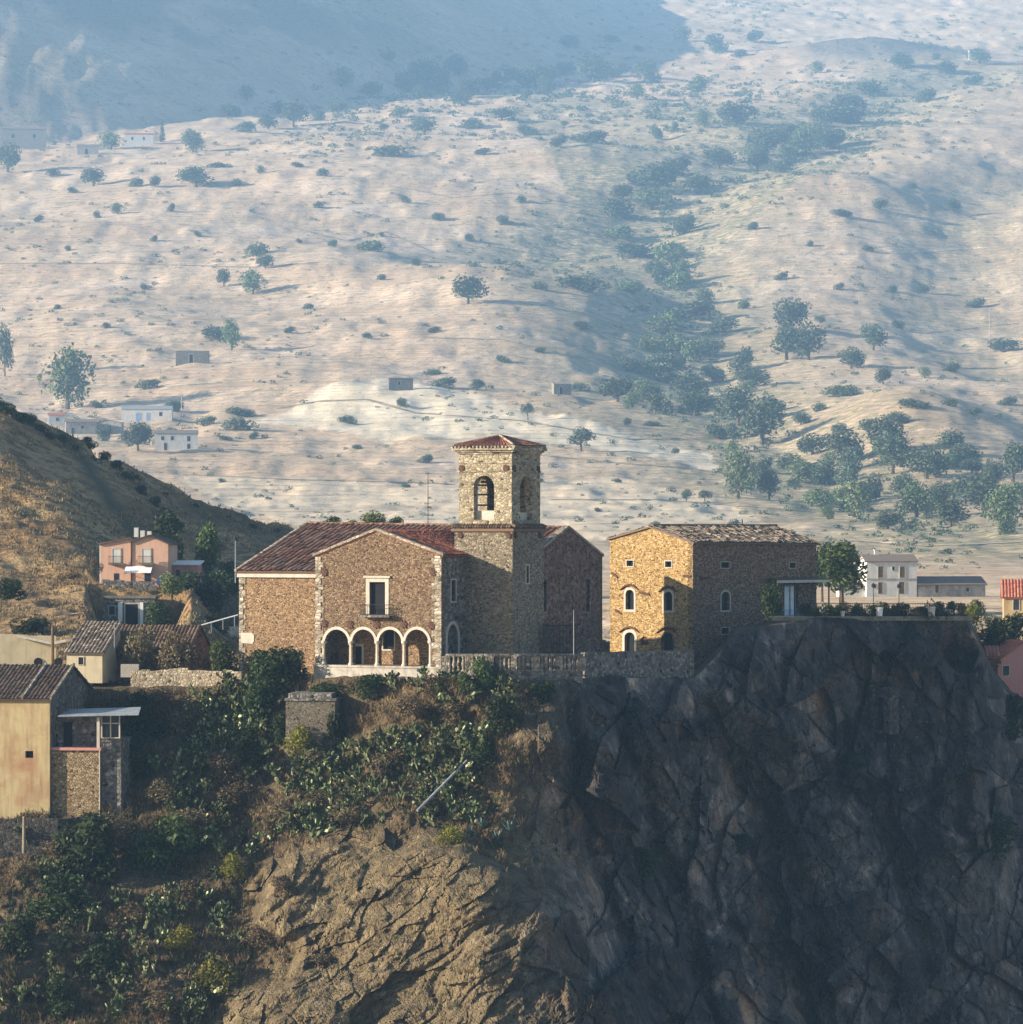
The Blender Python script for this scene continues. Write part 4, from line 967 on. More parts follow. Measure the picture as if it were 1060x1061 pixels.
# ------------------------------------------------------------------ terrace on the cliff top: railing, planters, lamps
tr_pts = [(853, 433.2), (930, 441.5), (998, 449)]
def tpt(px): return float(np.interp(px, [800, 853, 930, 998], [427, 432.4, 440.4, 448]))
rt = thing('terrace_railing', 'dark iron railing along the cliff-top terrace of the stone house', 'railing', P(925, 640, tpt(925)))
m = MB(); n_ = 95
for k in range(n_ + 1):
    px = 832 + (1000 - 832) * k / n_; Y = tpt(px); m.tube([P(px, 638.5, Y), P(px, 625, Y)], .022, 4)
for py in (625.5, 637):
    m.tube([P(px, py, tpt(px)) for px in np.linspace(832, 1000, 12)], .04, 5)
m.build('bars', M['iron'], rt)
m = MB()
for a, b in zip(np.linspace(800, 1001, 20)[:-1], np.linspace(800, 1001, 20)[1:]):
    A, B = Vector(P(a, 638.6, tpt(a) - .35)), Vector(P(b, 638.6, tpt(b) - .35)); d = Vector((0, 0, -.5)); w_ = Vector((.9, 1.6, 0))
    m.hexa([A + d, B + d, B + d + w_, A + d + w_, A, B, B + w_, A + w_])
m.build('kerb', M['concrete'], rt)
for px, t_, lab in ((870, 611, 'short lantern post left of the bush row on the terrace'), (905, 609, 'dark lamp post on the terrace before the white house'), (931.5, 609.5, 'dark lamp post on the terrace before the right half of the white house')):
    pole('lamp_post', lab, 'lamp post', px, t_, 638, tpt(px) + 1.2, .05, 'iron', lamp_head)
pots = []
for k, (px, s) in enumerate(((856, .42), (873, .3), (900, .38), (911, .5), (938, .4), (965, .55), (985, .4))):
    Y = tpt(px) - .25 if k % 2 else tpt(px) + .6
    t = thing('planter', ['squat pale planter near the veranda end of the terrace', 'small white flower pot on the terrace edge', 'pale planter box below the first lamp post', 'tall pale planter in the middle of the railing', 'pale planter under the second lamp post', 'large square pale planter by the railing gap', 'small planter near the right end of the terrace'][k], 'planter', P(px, 638.5, Y), 'planters along the terrace railing')
    c = P(px, 638.5, Y); m = MB(); m.lathe(c, [(s * .6, 0), (s * .7, .05), (s * .85, s * 1.7), (s, s * 1.75), (s, s * 2)], 10); m.build('pot', M['paleboard' if k % 3 else 'cloth'], t)
    pots.append((t, c, s))

# ------------------------------------------------------------------ plain houses
def simple_house(name, label, cat, px0, px1, pyb, pye, Y, dep, rot=0, wall='white', roof='tile_far', rtype='gable_side', rh=None, wins=(), fmat='trim', over=.3, sink=1.5, chim=(), group=None, tiles=False, doors=()):
    """front wall between two photo columns, base and eave rows; roof: gable_side (eaves to the front), gable_front, flat, shed"""
    f = Frame(px0, Y, rot); L_ = f.u(px1); z0, z1 = f.z(pyb, 0), f.z(pye, 0); zs = z0 - sink
    t = thing(name, label, cat, f(L_ / 2, dep / 2, z0), group); ff = f.front(0)
    m = MB(); rh = rh if rh is not None else dep * .22
    if rtype == 'gable_front':
        m.prism(ff, [(0, zs), (L_, zs), (L_, z1), (L_ / 2, z1 + rh), (0, z1)], 0, dep)
    elif rtype == 'gable_side':
        m.prism(f.side(L_), [(0, zs), (dep, zs), (dep, z1), (dep / 2, z1 + rh), (0, z1)], 0, L_)
    elif rtype == 'shed':
        m.prism(f.side(L_), [(0, zs), (dep, zs), (dep, z1 + rh), (0, z1)], 0, L_)
    else: m.box(f, (0, 0, zs), (L_, dep, z1))
    m.build('wall', M[wall], t)
    m = MB()
    def slab(A, B, Cc, D):
        if tiles: roof_tiles(m, A, B, Cc, D, .4, .5, .09)
        else:
            up = Vector((0, 0, .18)); A, B, Cc, D = map(Vector, (A, B, Cc, D)); m.hexa([A, B, Cc, D, A + up, B + up, Cc + up, D + up])
    o = over; e = .02
    if rtype == 'gable_front':
        k = rh / (L_ / 2)
        slab(f(-o, dep + o, z1 - o * k + e), f(-o, -o, z1 - o * k + e), f(L_ / 2, -o, z1 + rh + e), f(L_ / 2, dep + o, z1 + rh + e)); slab(f(L_ + o, -o, z1 - o * k + e), f(L_ + o, dep + o, z1 - o * k + e), f(L_ / 2, dep + o, z1 + rh + e), f(L_ / 2, -o, z1 + rh + e))
    elif rtype == 'gable_side':
        k = rh / (dep / 2)
        slab(f(-o, -o, z1 - o * k + e), f(L_ + o, -o, z1 - o * k + e), f(L_ + o, dep / 2, z1 + rh + e), f(-o, dep / 2, z1 + rh + e)); slab(f(L_ + o, dep + o, z1 - o * k + e), f(-o, dep + o, z1 - o * k + e), f(-o, dep / 2, z1 + rh + e), f(L_ + o, dep / 2, z1 + rh + e))
    elif rtype == 'shed': 
        k = rh / dep; slab(f(-o, -o, z1 - o * k + e), f(L_ + o, -o, z1 - o * k + e), f(L_ + o, dep + o, z1 + rh + o * k + e), f(-o, dep + o, z1 + rh + o * k + e))
    else: m.box(f, (-.15, -.15, z1 + .002), (L_ + .15, dep + .15, z1 + .3))
    rf = m.build('roof', M[roof], t)
    for cu, cw, ch in chim:
        g = MB(); zt_ = z1 + (rh if rtype != 'flat' else .3); u = L_ * cu; w_ = dep * cw
        g.box(f, (u - .35, w_ - .3, zt_ - 1.2), (u + .35, w_ + .3, zt_ + ch)); g.box(f, (u - .45, w_ - .4, zt_ + ch), (u + .45, w_ + .4, zt_ + ch + .18)); g.build('chimney', M[wall], rf)
    for it in wins:
        kind, a, b, p0, p1 = it[:5]; mat = it[5] if len(it) > 5 else 'glass'
        u0, u1 = f.u(a), f.u(b); q = rect(u0, u1, f.z(p1, u0), f.z(p0, u0)); g = MB(); g.prism(ff, q, -.035, .02); w_ = g.build(kind, M[mat], t)
        fw = max(.08, (u1 - u0) * .12); big = rect(u0 - fw, u1 + fw, q[0][1] - (0 if kind == 'door' else fw), q[2][1] + fw); g = MB(); g.wall(ff, big, [q], -.07, .01); g.build('frame', M[fmat], w_)
    return t, f, L_, z0, z1
# pink pair of gabled houses on the spur
Yp = 530
hp_ = thing('pink_house', 'salmon pink house with twin gables and white shutters on the hillside', 'house', P(138, 604, Yp + 5))
fpk = Frame(104, Yp, 3); g1 = fpk.u(136.5); g2 = fpk.u(174.5); zb_, zq = fpk.z(614, 0), fpk.z(556.5, 8)
k1, k2 = fpk.z(563.5, 0), fpk.z(558, g1 * .98); m = MB()
m.prism(fpk, [(0, zb_ - 2), (g1 - .01, zb_ - 2), (g1 - .01, k2), (0, k1)], 0, 9)
m.prism(fpk, [(g1, zb_ - 2), (g2, zb_ - 2), (g2, fpk.z(564, g2)), ((g1 + g2) / 2 - .1, fpk.z(555.5, g1)), (g1, fpk.z(562, g1))], -.25, 9)
m.build('wall', M['pink'], hp_)
m = MB(); m.box(fpk, (-.12, 0.02, zb_ - 2), (-.002, 8.9, k1 - .1)); m.build('end_wall', M['white'], hp_)
m = MB(); up = .2
def slab2(m, f, a, b, w0, w1, t=.18): m.hexa([f(a[0], w0, a[1]), f(b[0], w0, b[1]), f(b[0], w1, b[1]), f(a[0], w1, a[1]), f(a[0], w0, a[1] + t), f(b[0], w0, b[1] + t), f(b[0], w1, b[1] + t), f(a[0], w1, a[1] + t)])
slab2(m, fpk, (-.35, k1 - .12), (g1, k2 + .02), -.3, 9.2); slab2(m, fpk, (g1 - .2, fpk.z(562.4, g1)), ((g1 + g2) / 2 - .1, fpk.z(555.3, g1)), -.55, 9.2); slab2(m, fpk, ((g1 + g2) / 2 - .1, fpk.z(555.3, g1)), (g2 + .35, fpk.z(564.6, g2)), -.55, 9.2)
prf = m.build('roof', M['tile_dark'], hp_)
for px, h_ in ((141.5, 1.3), (148, .9), (155, .8)):
    g = MB(); u = fpk.u(px, 5); g.box(fpk, (u - .3, 4.6, zq - 1), (u + .3, 5.2, zq + h_)); g.build('chimney', M['white'], prf)
for a, b, p0, p1, w_ in ((117, 124.5, 569, 583, 0), (148, 156, 569, 583, -.25)):
    u0, u1 = fpk.u(a), fpk.u(b); q = rect(u0, u1, fpk.z(p1, 0), fpk.z(p0, 0)); g = MB(); g.prism(fpk.front(w_), q, -.04, .02); o = g.build('shutter', M['white'], hp_)
    g = MB(); g.wall(fpk.front(w_), rect(u0 - .15, u1 + .15, q[0][1] - .05, q[2][1] + .15), [q], -.08, .01); g.build('frame', M['trim'], o)
    g = MB(); g.box(fpk, (u0 - .55, w_ - .8, q[0][1] - .25), (u1 + .55, w_ - .01, q[0][1] - .08)); o = g.build('balcony', M['concrete'], hp_)
    g = MB(); railing(g, fpk, u0 - .5, u1 + .5, w_ - .75, q[0][1] - .08, q[0][1] + .9, .16, .02); g.build('railing', M['iron'], o)
for a, b, p0, p1, n_ in ((118, 123, 594, 603, 'window'), (150, 156.5, 592, 604, 'door')):
    w_ = 0 if a < 130 else -.25; g = MB(); u0, u1 = fpk.u(a), fpk.u(b); g.prism(fpk.front(w_), rect(u0, u1, fpk.z(p1, 0), fpk.z(p0, 0)), -.035, .02); g.build(n_, M['glass'], hp_)
g = MB(); u = fpk.u(136.3); g.tube([fpk(u, -.32, zb_), fpk(u, -.32, fpk.z(560, u))], .09, 6); g.build('drainpipe', M['rust'], hp_)
aw = thing('awning', 'white cloth awning under the balcony of the pink house', 'awning', fpk(fpk.u(145), -1, fpk.z(594, 0)))
u0, u1 = fpk.u(131), fpk.u(158.5); m = MB(); m.hexa([fpk(u0, -2.2, fpk.z(593.5, 0)), fpk(u1, -2.2, fpk.z(593.5, 0)), fpk(u1, -.3, fpk.z(587, 0)), fpk(u0, -.3, fpk.z(587, 0)), fpk(u0, -2.2, fpk.z(592.9, 0)), fpk(u1, -2.2, fpk.z(592.9, 0)), fpk(u1, -.3, fpk.z(586.4, 0)), fpk(u0, -.3, fpk.z(586.4, 0))])
m.build('cloth', M['cloth'], aw)
for u in (u0 + .05, u1 - .05):
    g = MB(); g.tube([fpk(u, -2.15, fpk.z(594, 0)), fpk(u, -.3, fpk.z(594, 0))], .04, 5); g.build('arm', M['iron'], aw)
m = MB(); m.hexa([P(162, 605, 529), P(174.5, 605, 529), P(174.5, 605, 533), P(162, 605, 533), P(163, 599, 529), P(174.5, 597.5, 529), P(174.5, 598, 533), P(163, 599, 533)])
tag(m.build('tarpaulin_tent', M['blue']), 'pale blue tarpaulin tent at the foot of the pink house', 'tent')
simple_house('annex_shed', 'low red-walled lean-to with pale sheet roof beside the pink house', 'shed', 176, 205, 612, 585.5, 533, 5, 2, 'rose', 'cloth', 'shed', .4, [('window', 182, 187, 590, 597)])
wall_run('garden_wall', 'grey stone garden wall holding up the pink house yard', 'wall', [(106, 600, 524), (128, 601.5, 524), (160, 604, 524)], 2.4, .5, 'stone_grey', .15, 2.5)
bs = simple_house('byre', 'low grey stone byre with flat roof and blue curtains under the pink house', 'outbuilding', 107, 160, 652, 620, 519, 4.2, 2, 'stone_grey', 'concrete', 'flat', 0, [('window', 113, 119, 628, 637, 'dark'), ('door', 130, 143, 626, 652, 'dark')])
for a, b in ((122.5, 127), (145, 148.5)):
    g = MB(); f_ = bs[1]; g.prism(f_.front(0), rect(f_.u(a), f_.u(b), f_.z(651, 0), f_.z(624, 0)), -.16, -.05); g.build('curtain', M['cloth'], bs[0])
pole('street_lamp', 'pale street lamp standing beside the church left corner', 'street lamp', 244, 560, 600, 500, .08, 'sheet', lamp_head)
m = MB(); m.tube([P(193, 652, 470), P(247, 637, 455)], .08, 6); t_ = thing('handrail', 'long sloping pale handrail left of the church', 'handrail', P(220, 646, 462)); m.build('rail', M['sheet'], t_)
for k in range(5):
    px = 195 + 12 * k; Y = 470 - 15 * (px - 193) / 54; py = 652 - 15 * (px - 193) / 54; g = MB(); g.tube([P(px, py, Y), P(px, py + 11, Y)], .05, 5); g.build('post', M['sheet'], t_)
simple_house('hut', 'tiny white hut in the hollow left of the church', 'hut', 194, 202, 668, 655, 470, 2, 10, 'white', 'tile_far', 'shed', .3, [('door', 196, 199, 659, 668, 'dark')])

# yellow house on the slope, at the left edge
Fy = Frame(51.5, 391, 8); zyb, zye = Fy.z(845, 0), Fy.z(724.5, 0)
yh = thing('yellow_house', 'peeling yellow house with old tiled roof and stone side wing', 'house', Fy(-4, 5, zyb))
uy0 = Fy.u(-60); zyr = Fy.z(690, 0, 9)
sq = rect(Fy.u(26.2), Fy.u(34.4), Fy.z(785.5, 0), Fy.z(778.3, 0))
m = MB(); m.wall(Fy.front(0), rect(uy0, 0, zyb - 3, zye), [sq], 0, .5); m.build('front_wall', M['yellow'], yh)
uyr = Fy.u(103, 9)
m = MB(); m.wall(Fy.side(0), [(.5, zyb - 3), (18, zyb - 3), (18, zye), (9, zyr), (.5, zye)], [], 0, .5); m.build('gable_wall', M['stone_grey'], yh)
opening(Fy.front(0), sq, yh, 'window', .3)
gw = Frame(104.8, 395.5, 8)
m = MB()
roof_tiles(m, Fy(uy0, -.4, zye), Fy(.25, -.4, zye), Fy(.25, 9, zyr + .05), Fy(uy0, 9, zyr + .05), .42, .5, .1, .03); roof_tiles(m, Fy(.25, 18.3, zye), Fy(uy0, 18.3, zye), Fy(uy0, 9, zyr + .05), Fy(.25, 9, zyr + .05), .42, .5, .1, .03)
yr = m.build('roof', M['tile_dark'], yh)
m = MB()
for u in (.2, Fy.u(24, 0)): m.tube([Fy(u, -.4, zye + .12), Fy(u, 9, zyr + .2)], .15, 6)
m.build('verge_tile', M['quoin'], yr)
m = MB(); u0, u1 = 0.02, Fy.u(103.5, .6); zt_, zb2 = Fy.z(777.5, 0), Fy.z(850, 0)
# side wing: loft below, open loggia above
m.box(Fy, (u0, .6, zb2 - 3), (u1, 7.5, zt_)); m.build('side_wing', M['stone_loft'], yh)
m = MB(); m.box(Fy, (u0, .35, zt_ + .002), (u1 + .15, 7.5, zt_ + .28)); m.build('floor_slab', M['rose'], yh)
zc_ = Fy.z(743, 0); m = MB(); m.box(Fy, (u0, 2.6, zt_ + .28), (u1, 3.0, zc_)); m.build('loggia_wall', M['stone_grey'], yh)
g = MB(); g.box(Fy, (Fy.u(66, 2.6), 2.55, zt_ + .28), (Fy.u(75, 2.6), 2.65, zc_ - .6)); g.build('door', M['dark'], yh)
g = MB(); g.box(Fy, (u1 - .28, .4, zt_ + .28), (u1 + .02, .7, zc_)); g.build('pillar', M['trim'], yh)
g = MB(); railing(g, Fy, Fy.u(76, .5), u1 - .3, .5, zt_ + .28, zt_ + 1.4, .18, .022); g.build('railing', M['iron'], yh)
g = MB(); zs_ = Fy.z(737, 0); g.hexa([Fy(u0 + .9, -.3, zc_ + .05), Fy(Fy.u(146, 1), 0, zc_ + .25), Fy(Fy.u(146, 5), 5, zc_ + .75), Fy(u0 + .9, 5, zc_ + .5), Fy(u0 + .9, -.3, zc_ + .15), Fy(Fy.u(146, 1), 0, zc_ + .35), Fy(Fy.u(146, 5), 5, zc_ + .85), Fy(u0 + .9, 5, zc_ + .6)]); g.build('sheet_roof', M['sheet'], yh)
g = MB(); wa, wb_ = Fy.u(105.5, 1), Fy.u(124, 1)
for u in (wa, (wa + wb_) / 2, wb_): g.box(Fy, (u - .07, .9, Fy.z(765, 0)), (u + .07, 1.0, zc_ + .2))
for z in (Fy.z(765, 0), Fy.z(750, 0)): g.box(Fy, (wa, .91, z), (wb_, .99, z + .1))
g.build('window_frame', M['trim'], yh)
g = MB(); g.box(Fy, (wa, 1.05, Fy.z(764, 0)), (wb_, 1.1, zc_ + .1)); g.build('window', M['glass'], yh)
g = MB(); g.box(Fy, (u1 + .02, 1.2, zb2 - 3), (wb_ + .1, 6, Fy.z(765.5, 0))); g.build('side_wall', M['stone_grey'], yh)
g = MB(); g.tube([Fy(u1 + .05, .3, zb2), Fy(u1 + .05, .3, zt_)], .06, 6); g.build('drainpipe', M['trim'], yh)
g = MB(); g.box(Fy, (Fy.u(96, 2), 8.8, Fy.z(712, 0)), (Fy.u(101, 2), 9, Fy.z(704, 0))); g.build('small_window', M['dark'], yh)
# street wall and rail in front of it
wall_run('street_wall', 'dark stone street wall at the foot of the yellow house', 'wall', [(-80, 850, 386), (60, 848, 386), (118, 845, 388)], 1.0, .5, 'stone_dark', .06, 3)
pole('concrete_post', 'stubby pale post in the dark below the yellow house', 'post', 25, 846, 880, 384, .22, 'concrete')
# roofs and walls behind the yellow house
wall_run('yard_wall', 'long plastered yard wall with two round holes behind the yellow roof', 'wall', [(-60, 655, 416), (0, 657, 416), (58, 659.5, 416)], 3.6, .5, 'cream', .05, 2)
for px in (39.5, 60.5):
    m = MB(); c = P(px, 686, 415.95); m.lathe((0, 0, 0), [(.48, 0), (.42, .06), (.32, .06)], 14); 
    m.v = [(c[0] + a, c[1] - cc, c[2] + b) for a, b, cc in m.v]; o = m.build('round_vent', M['dark']); tag(o, 'left round dark vent low in the yard wall' if px < 50 else 'right round dark vent low in the yard wall, beside the wooden post', 'vent', 'round vents in the yard wall')
m = MB(); m.hexa([P(17, 660, 415.2), P(54, 668, 415.2), P(54, 668, 415.8), P(17, 660, 415.8), P(17, 657.5, 415.2), P(54, 665.5, 415.2), P(54, 665.5, 415.8), P(17, 657.5, 415.8)]); m.hexa([P(54, 668, 415.25), P(81, 662.5, 415.25), P(81, 662.5, 415.75), P(54, 668, 415.75), P(54, 665, 415.25), P(81, 660, 415.25), P(81, 660, 415.75), P(54, 665, 415.75)])
tag(m.build('roof_beam', M['paleboard']), 'bent pale roof beam sagging along the top of the yard wall', 'beam')
pole('wooden_post', 'weathered wooden post crossing the sagging beam on the yard wall', 'post', 54.5, 648, 690, 414.8, .2, 'wood')
sh = simple_house('whitewashed_house', 'small whitewashed house with one square window and tumbled tile roof', 'house', 69, 106, 693, 676, 411, 7, 10, 'cream', 'tile_house', 'shed', 3.0, [('window', 81.5, 86.5, 681, 688.5, 'dark')], tiles=True, over=.25)
pole('aerial_pole', 'thin pale pole standing before the tumbled tile roof', 'pole', 118.6, 645, 672, 412, .05, 'sheet')
rb = simple_house('ruined_house', 'dark ruined house gable half buried in brown shrubs', 'house', 98, 196, 705, 672, 416, 9, 10, 'stone_gable', 'tile_dark', 'gable_side', 2.4, [], tiles=True, over=.2)
m = MB(); m.box(lambda u, w, z: (P(125, 690, 409)[0] + u, 409 + w, P(125, 690, 409)[2] + z), (0, 0, -1.2), (1.9, 1.2, .15)); tag(m.build('stone_block', M['trim']), 'pale squared stone block at the left end of the retaining wall', 'block')
# concrete cistern on the slope
M['stone_cistern'] = m_stone('stone_cistern', (.22, .19, .14), (.30, .26, .20), (.38, .33, .26), (.28, .24, .18), 4.2, 1.5, .9)
Yc_ = float(np.min(crag(np.linspace(296, 347, 6), np.full(6, 772.0))[0])); fc = Frame(296, Yc_ - .2, 6); m = MB(); Lc = fc.u(347); m.box(fc, (0, 0, fc.z(800, 0)), (Lc, 6, fc.z(726, 0))); ct = thing('cistern', 'square rough masonry cistern on the slope below the porch', 'cistern', fc(Lc / 2, 3, fc.z(760, 0))); m.build('tank', M['stone_cistern'], ct)
m = MB(); m.box(fc, (-.15, -.15, fc.z(726, 0) + .002), (Lc + .15, 6, fc.z(723.5, 0))); m.box(fc, (.2, .4, fc.z(723.5, 0) + .002), (Lc - .4, 5.6, fc.z(718.5, 0))); m.build('lid', M['stone_grey'], ct)
a, b = on_crag(433, 838), on_crag(484, 787); m = MB(); m.tube([(a[0], a[1] - 2.6, a[2]), (b[0], b[1] - 1.8, b[2])], .13, 8); tag(m.build('fallen_pole', M['sheet']), 'bare grey pole lying slantwise across the prickly pear slope', 'pole')

# right edge: white house, long barn, red roofs
Yw = 690
wh = simple_house('white_house', 'two-storey white farmhouse with dark shutters beyond the terrace', 'house', 898, 950, 616, 582, Yw, 8, -6, 'white', 'tile_far', 'gable_side', 1.1,
    [('shutter', 910, 915, 587, 598.5, 'wood'), ('shutter', 932.5, 937.5, 587, 598.5, 'wood'), ('window', 924.5, 927, 587, 591), ('door', 910, 914.5, 603.5, 615, 'wood'), ('door', 932, 937, 603, 615, 'wood'), ('window', 904.5, 908, 605.5, 609)], chim=((.28, .5, .9),))
f_ = wh[1]; m = MB(); m.box(f_, (-.05, -.12, f_.z(600.5, 0)), (wh[2] + .05, 0.01, f_.z(599.5, 0))); m.build('string_course', M['plinth'], wh[0])
simple_house('barn', 'long low pale barn joined to the right of the white farmhouse', 'barn', 951, 1021, 619, 606, Yw + 1, 7, -10, 'plinth', 'tile_far', 'gable_side', 1.3, [('door', 969, 972.5, 606.5, 614, 'wood'), ('window', 1001, 1004, 609, 613)])
simple_house('lean_to', 'low whitewashed lean-to left of the farmhouse behind the tree', 'shed', 872, 897, 616, 608, Yw + 1, 5, -6, 'white', 'tile_far', 'shed', .8, [('window', 884, 887, 609.5, 613)])
simple_house('red_roofed_house', 'ochre house with a bright red tiled roof at the right edge', 'house', 1040, 1085, 640, 618, 520, 7, 6, 'ochre', 'tile_bright', 'gable_side', 2.2, [('window', 1050, 1056, 621, 632)], tiles=True)
simple_house('rose_house', 'rose pink house with pale verge at the right edge', 'house', 1031, 1090, 712, 686, 482, 9, -22, 'rose', 'tile_bright', 'gable_front', 2.6, [('window', 1039, 1045.5, 690, 700)], tiles=True)
simple_house('shed_house', 'small dark red tiled shed just left of the rose pink house', 'shed', 1024, 1034, 700, 680, 478, 4, 4, 'stone_gable', 'tile_bright', 'shed', 1.0, [], tiles=True)
# a window cut into the cliff face
c = on_crag(910, 740); Yk = min(float(crag(x, y)[0]) for x in (903, 910, 917) for y in (725, 740, 755)) - .3
fk = Frame(902, Yk + .6, 45); ck_ = thing('rock_chamber', 'small walled window opening built into the dark cliff face', 'window', P(910, 757, Yk)); q = rect(fk.u(905.5), fk.u(915.5), fk.z(756, 0), fk.z(722, 0))
m = MB(); m.wall(fk.front(0), rect(0, fk.u(922), fk.z(760, 0), fk.z(712, 0)), [q], 0, 1.6); m.build('masonry', M['stone_dark'], ck_); opening(fk.front(0), q, ck_, 'opening', .8)

# far farms in the valley
Bf = [
 ('farmhouse', 'long pale-roofed white farm with blue-white walls, upper of the valley cluster', 126, 178, 437, 424, 10, 'white', 'sheet', 'gable_side', [('door', 141, 146, 428, 436, 'blue'), ('door', 152, 156, 428, 436, 'blue'), ('window', 165, 168, 427, 431)]),
 ('farmhouse', 'white two-storey farmhouse with tiled roof, lowest of the valley cluster', 160, 205, 467, 449, 9, 'white', 'tile_far', 'gable_side', [('window', 167, 170, 452, 456), ('window', 177, 180, 452, 456), ('window', 194, 197, 452, 457), ('window', 194, 197, 460, 465), ('door', 170, 173, 459, 467)]),
 ('farmhouse', 'bluish low farmhouse in the shade of the spur crest', 68, 100, 450, 437, 8, 'plinth', 'tile_far', 'gable_side', [('window', 84, 87, 441, 444), ('door', 74, 77, 443, 450)]),
 ('cottage', 'gabled cottage with open porch in the middle of the valley cluster', 99, 126, 449, 438, 8, 'plinth', 'tile_far', 'gable_front', [('door', 112, 115, 441, 449)]),
 ('cottage', 'tiny white cottage at the left end of the valley cluster', 50, 67, 440, 430, 6, 'white', 'tile_bright', 'gable_side', [('window', 58, 61, 433, 436)]),
 ('farmhouse', 'white farmhouse with pink roof beside the cypress on the far rise', 129, 159, 151, 139, 10, 'white', 'tile_bright', 'gable_side', [('window', 136, 138, 142, 145), ('window', 148, 150, 142, 145)]),
 ('farmhouse', 'broad grey farm building at the left edge of the far rise', 0, 48, 154, 133, 14, 'plinth', 'tile_far', 'gable_side', [('window', 12, 15, 139, 143), ('window', 34, 37, 139, 143)]),
 ('barn', 'low pale barn below the far farmhouse, beside dark bushes', 80, 102, 160, 151, 9, 'plinth', 'tile_far', 'gable_side', [('door', 88, 91, 154, 160)]),
 ('ruin', 'roofless grey stone ruin among bushes in the middle left fields', 182, 216, 376, 364, 7, 'stone_grey', 'stone_grey', 'flat', [('door', 196, 200, 367, 376, 'dark')]),
 ('ruin', 'small square stone ruin above the pale field, left of the tower', 403, 428, 405, 392, 7, 'stone_grey', 'stone_grey', 'flat', [('window', 412, 415, 395, 399, 'dark')]),
 ('ruin', 'small roofed stone hut above the pale field, right of the tower', 574, 592, 409, 398, 7, 'stone_pale', 'tile_far', 'shed', [('door', 580, 583, 401, 409, 'dark')]),
 ('ruin', 'pale stone ruin on a knoll near the top of the slope', 583, 600, 47, 36, 10, 'stone_pale', 'stone_pale', 'flat', [('window', 590, 592, 39, 42, 'dark')]),
 ('farmhouse', 'white house half hidden by trees near the upper right corner', 1004, 1022, 63, 52, 9, 'white', 'tile_far', 'gable_side', [('window', 1010, 1012, 55, 58)]),
]
for nm, lab, a, b, pb, pe, dep, wl, rf_, rt_, wn in Bf:
    Yh = at((a + b) / 2, pb)[1]
    simple_house(nm, lab, 'ruin' if nm == 'ruin' else ('barn' if nm == 'barn' else 'house'), a, b, pb, pe, Yh, dep, rnd.uniform(-14, 6), wl, rf_, rt_, None, wn, sink=5, over=.4)
for px, p0, p1, lab in ((188, 411, 436, 'utility pole right of the long white valley farm'), (157, 425, 462, 'utility pole before the lowest valley farmhouse'), (1025, 320, 362, 'utility pole near the right edge on the far slope')):
    Yh = at(px, p1)[1]; pole('utility_pole', lab, 'utility pole', px, p0, p1, Yh, .22, 'paleboard', cross_arm)
# ================================================================== PLANTS
def leaves(m, blobs, n, size, asp=1.0, flat=.0, up=.15):
    """leaf-sized faces spread through a crown made of blobs (x, y, z, rx, ry, rz)"""
    B = np.array(blobs, float); vol = (B[:, 3] * B[:, 4] * B[:, 5]) ** (2 / 3); pr = vol / vol.sum()
    k = rng.choice(len(B), n, p=pr); d = rng.normal(size=(n, 3)); d /= np.linalg.norm(d, axis=1)[:, None]
    r = rng.uniform(.45, 1.0, n) ** .5
    bump = 1 + .22 * fbm(d[:, 0] * 2.3 + k * 7, d[:, 1] * 2.3, d[:, 2] * 2.3, 3)
    c = B[k, :3] + d * (r * bump)[:, None] * B[k, 3:6]
    nv = d * .7 + rng.normal(size=(n, 3)) * .75 + [0, 0, up]; nv /= np.linalg.norm(nv, axis=1)[:, None]
    a = np.cross(nv, rng.normal(size=(n, 3))); a /= np.linalg.norm(a, axis=1)[:, None]; b = np.cross(nv, a)
    s = size * rng.uniform(.55, 1.35, n)
    tone = np.clip(rng.normal(.45, .18, n) + rng.normal(0, .15, len(B))[k], 0, 1)
    for i in range(n):
        p, u, v = c[i], a[i] * s[i] * asp, b[i] * s[i]
        m.add([p - u, p - .35 * v, p + u, p + .8 * v], [(0, 1, 2, 3)], float(tone[i]))
def crown_blobs(w, h, z0, n, spread=.62):
    out = []
    for _ in range(n):
        a, r = rnd.uniform(0, 6.283), rnd.random() ** .5 * spread
        t = rnd.random(); q = math.sqrt(max(.1, 1 - (2 * t - .8) ** 2 * .6))
        s = rnd.uniform(.30, .48)
        out.append((w / 2 * r * math.cos(a) * q, w / 2 * r * math.sin(a) * q, z0 + h * (.22 + .6 * t), w / 2 * s * 1.1, w / 2 * s * 1.1, h * s * .68))
    return out
def trunk(m, h, r, w, limbs=4):
    lean = rnd.uniform(-.08, .08) * h
    m.tube([(0, 0, -.4), (0, 0, h * .3), (lean * .5, 0, h * .6), (lean, 0, h)], [r * 1.3, r, r * .8, r * .4], 7)
    for k in range(limbs):
        a = 6.283 * k / limbs + rnd.random(); z = h * rnd.uniform(.5, .8)
        m.tube([(lean * .4, 0, z * .85), (w * .15 * math.cos(a), w * .15 * math.sin(a), z + h * .15), (w * .32 * math.cos(a), w * .32 * math.sin(a), z + h * .35)], [r * .55, r * .35, r * .12], 5)
def make_tree(name, w, h, th, leaf, n, size, nb=9, limbs=4):
    """prototype at the origin: trunk and crown, unlabelled until placed"""
    t = bpy.data.objects.new(name, None); C.objects.link(t)
    m = MB(); trunk(m, th + (h - th) * .45, max(.08, w * .035), w, limbs); m.build('trunk', M['bark'], t)
    m = MB(); leaves(m, crown_blobs(w, h - th, th, nb), n, size); m.build('crown', M[leaf], t)
    return t
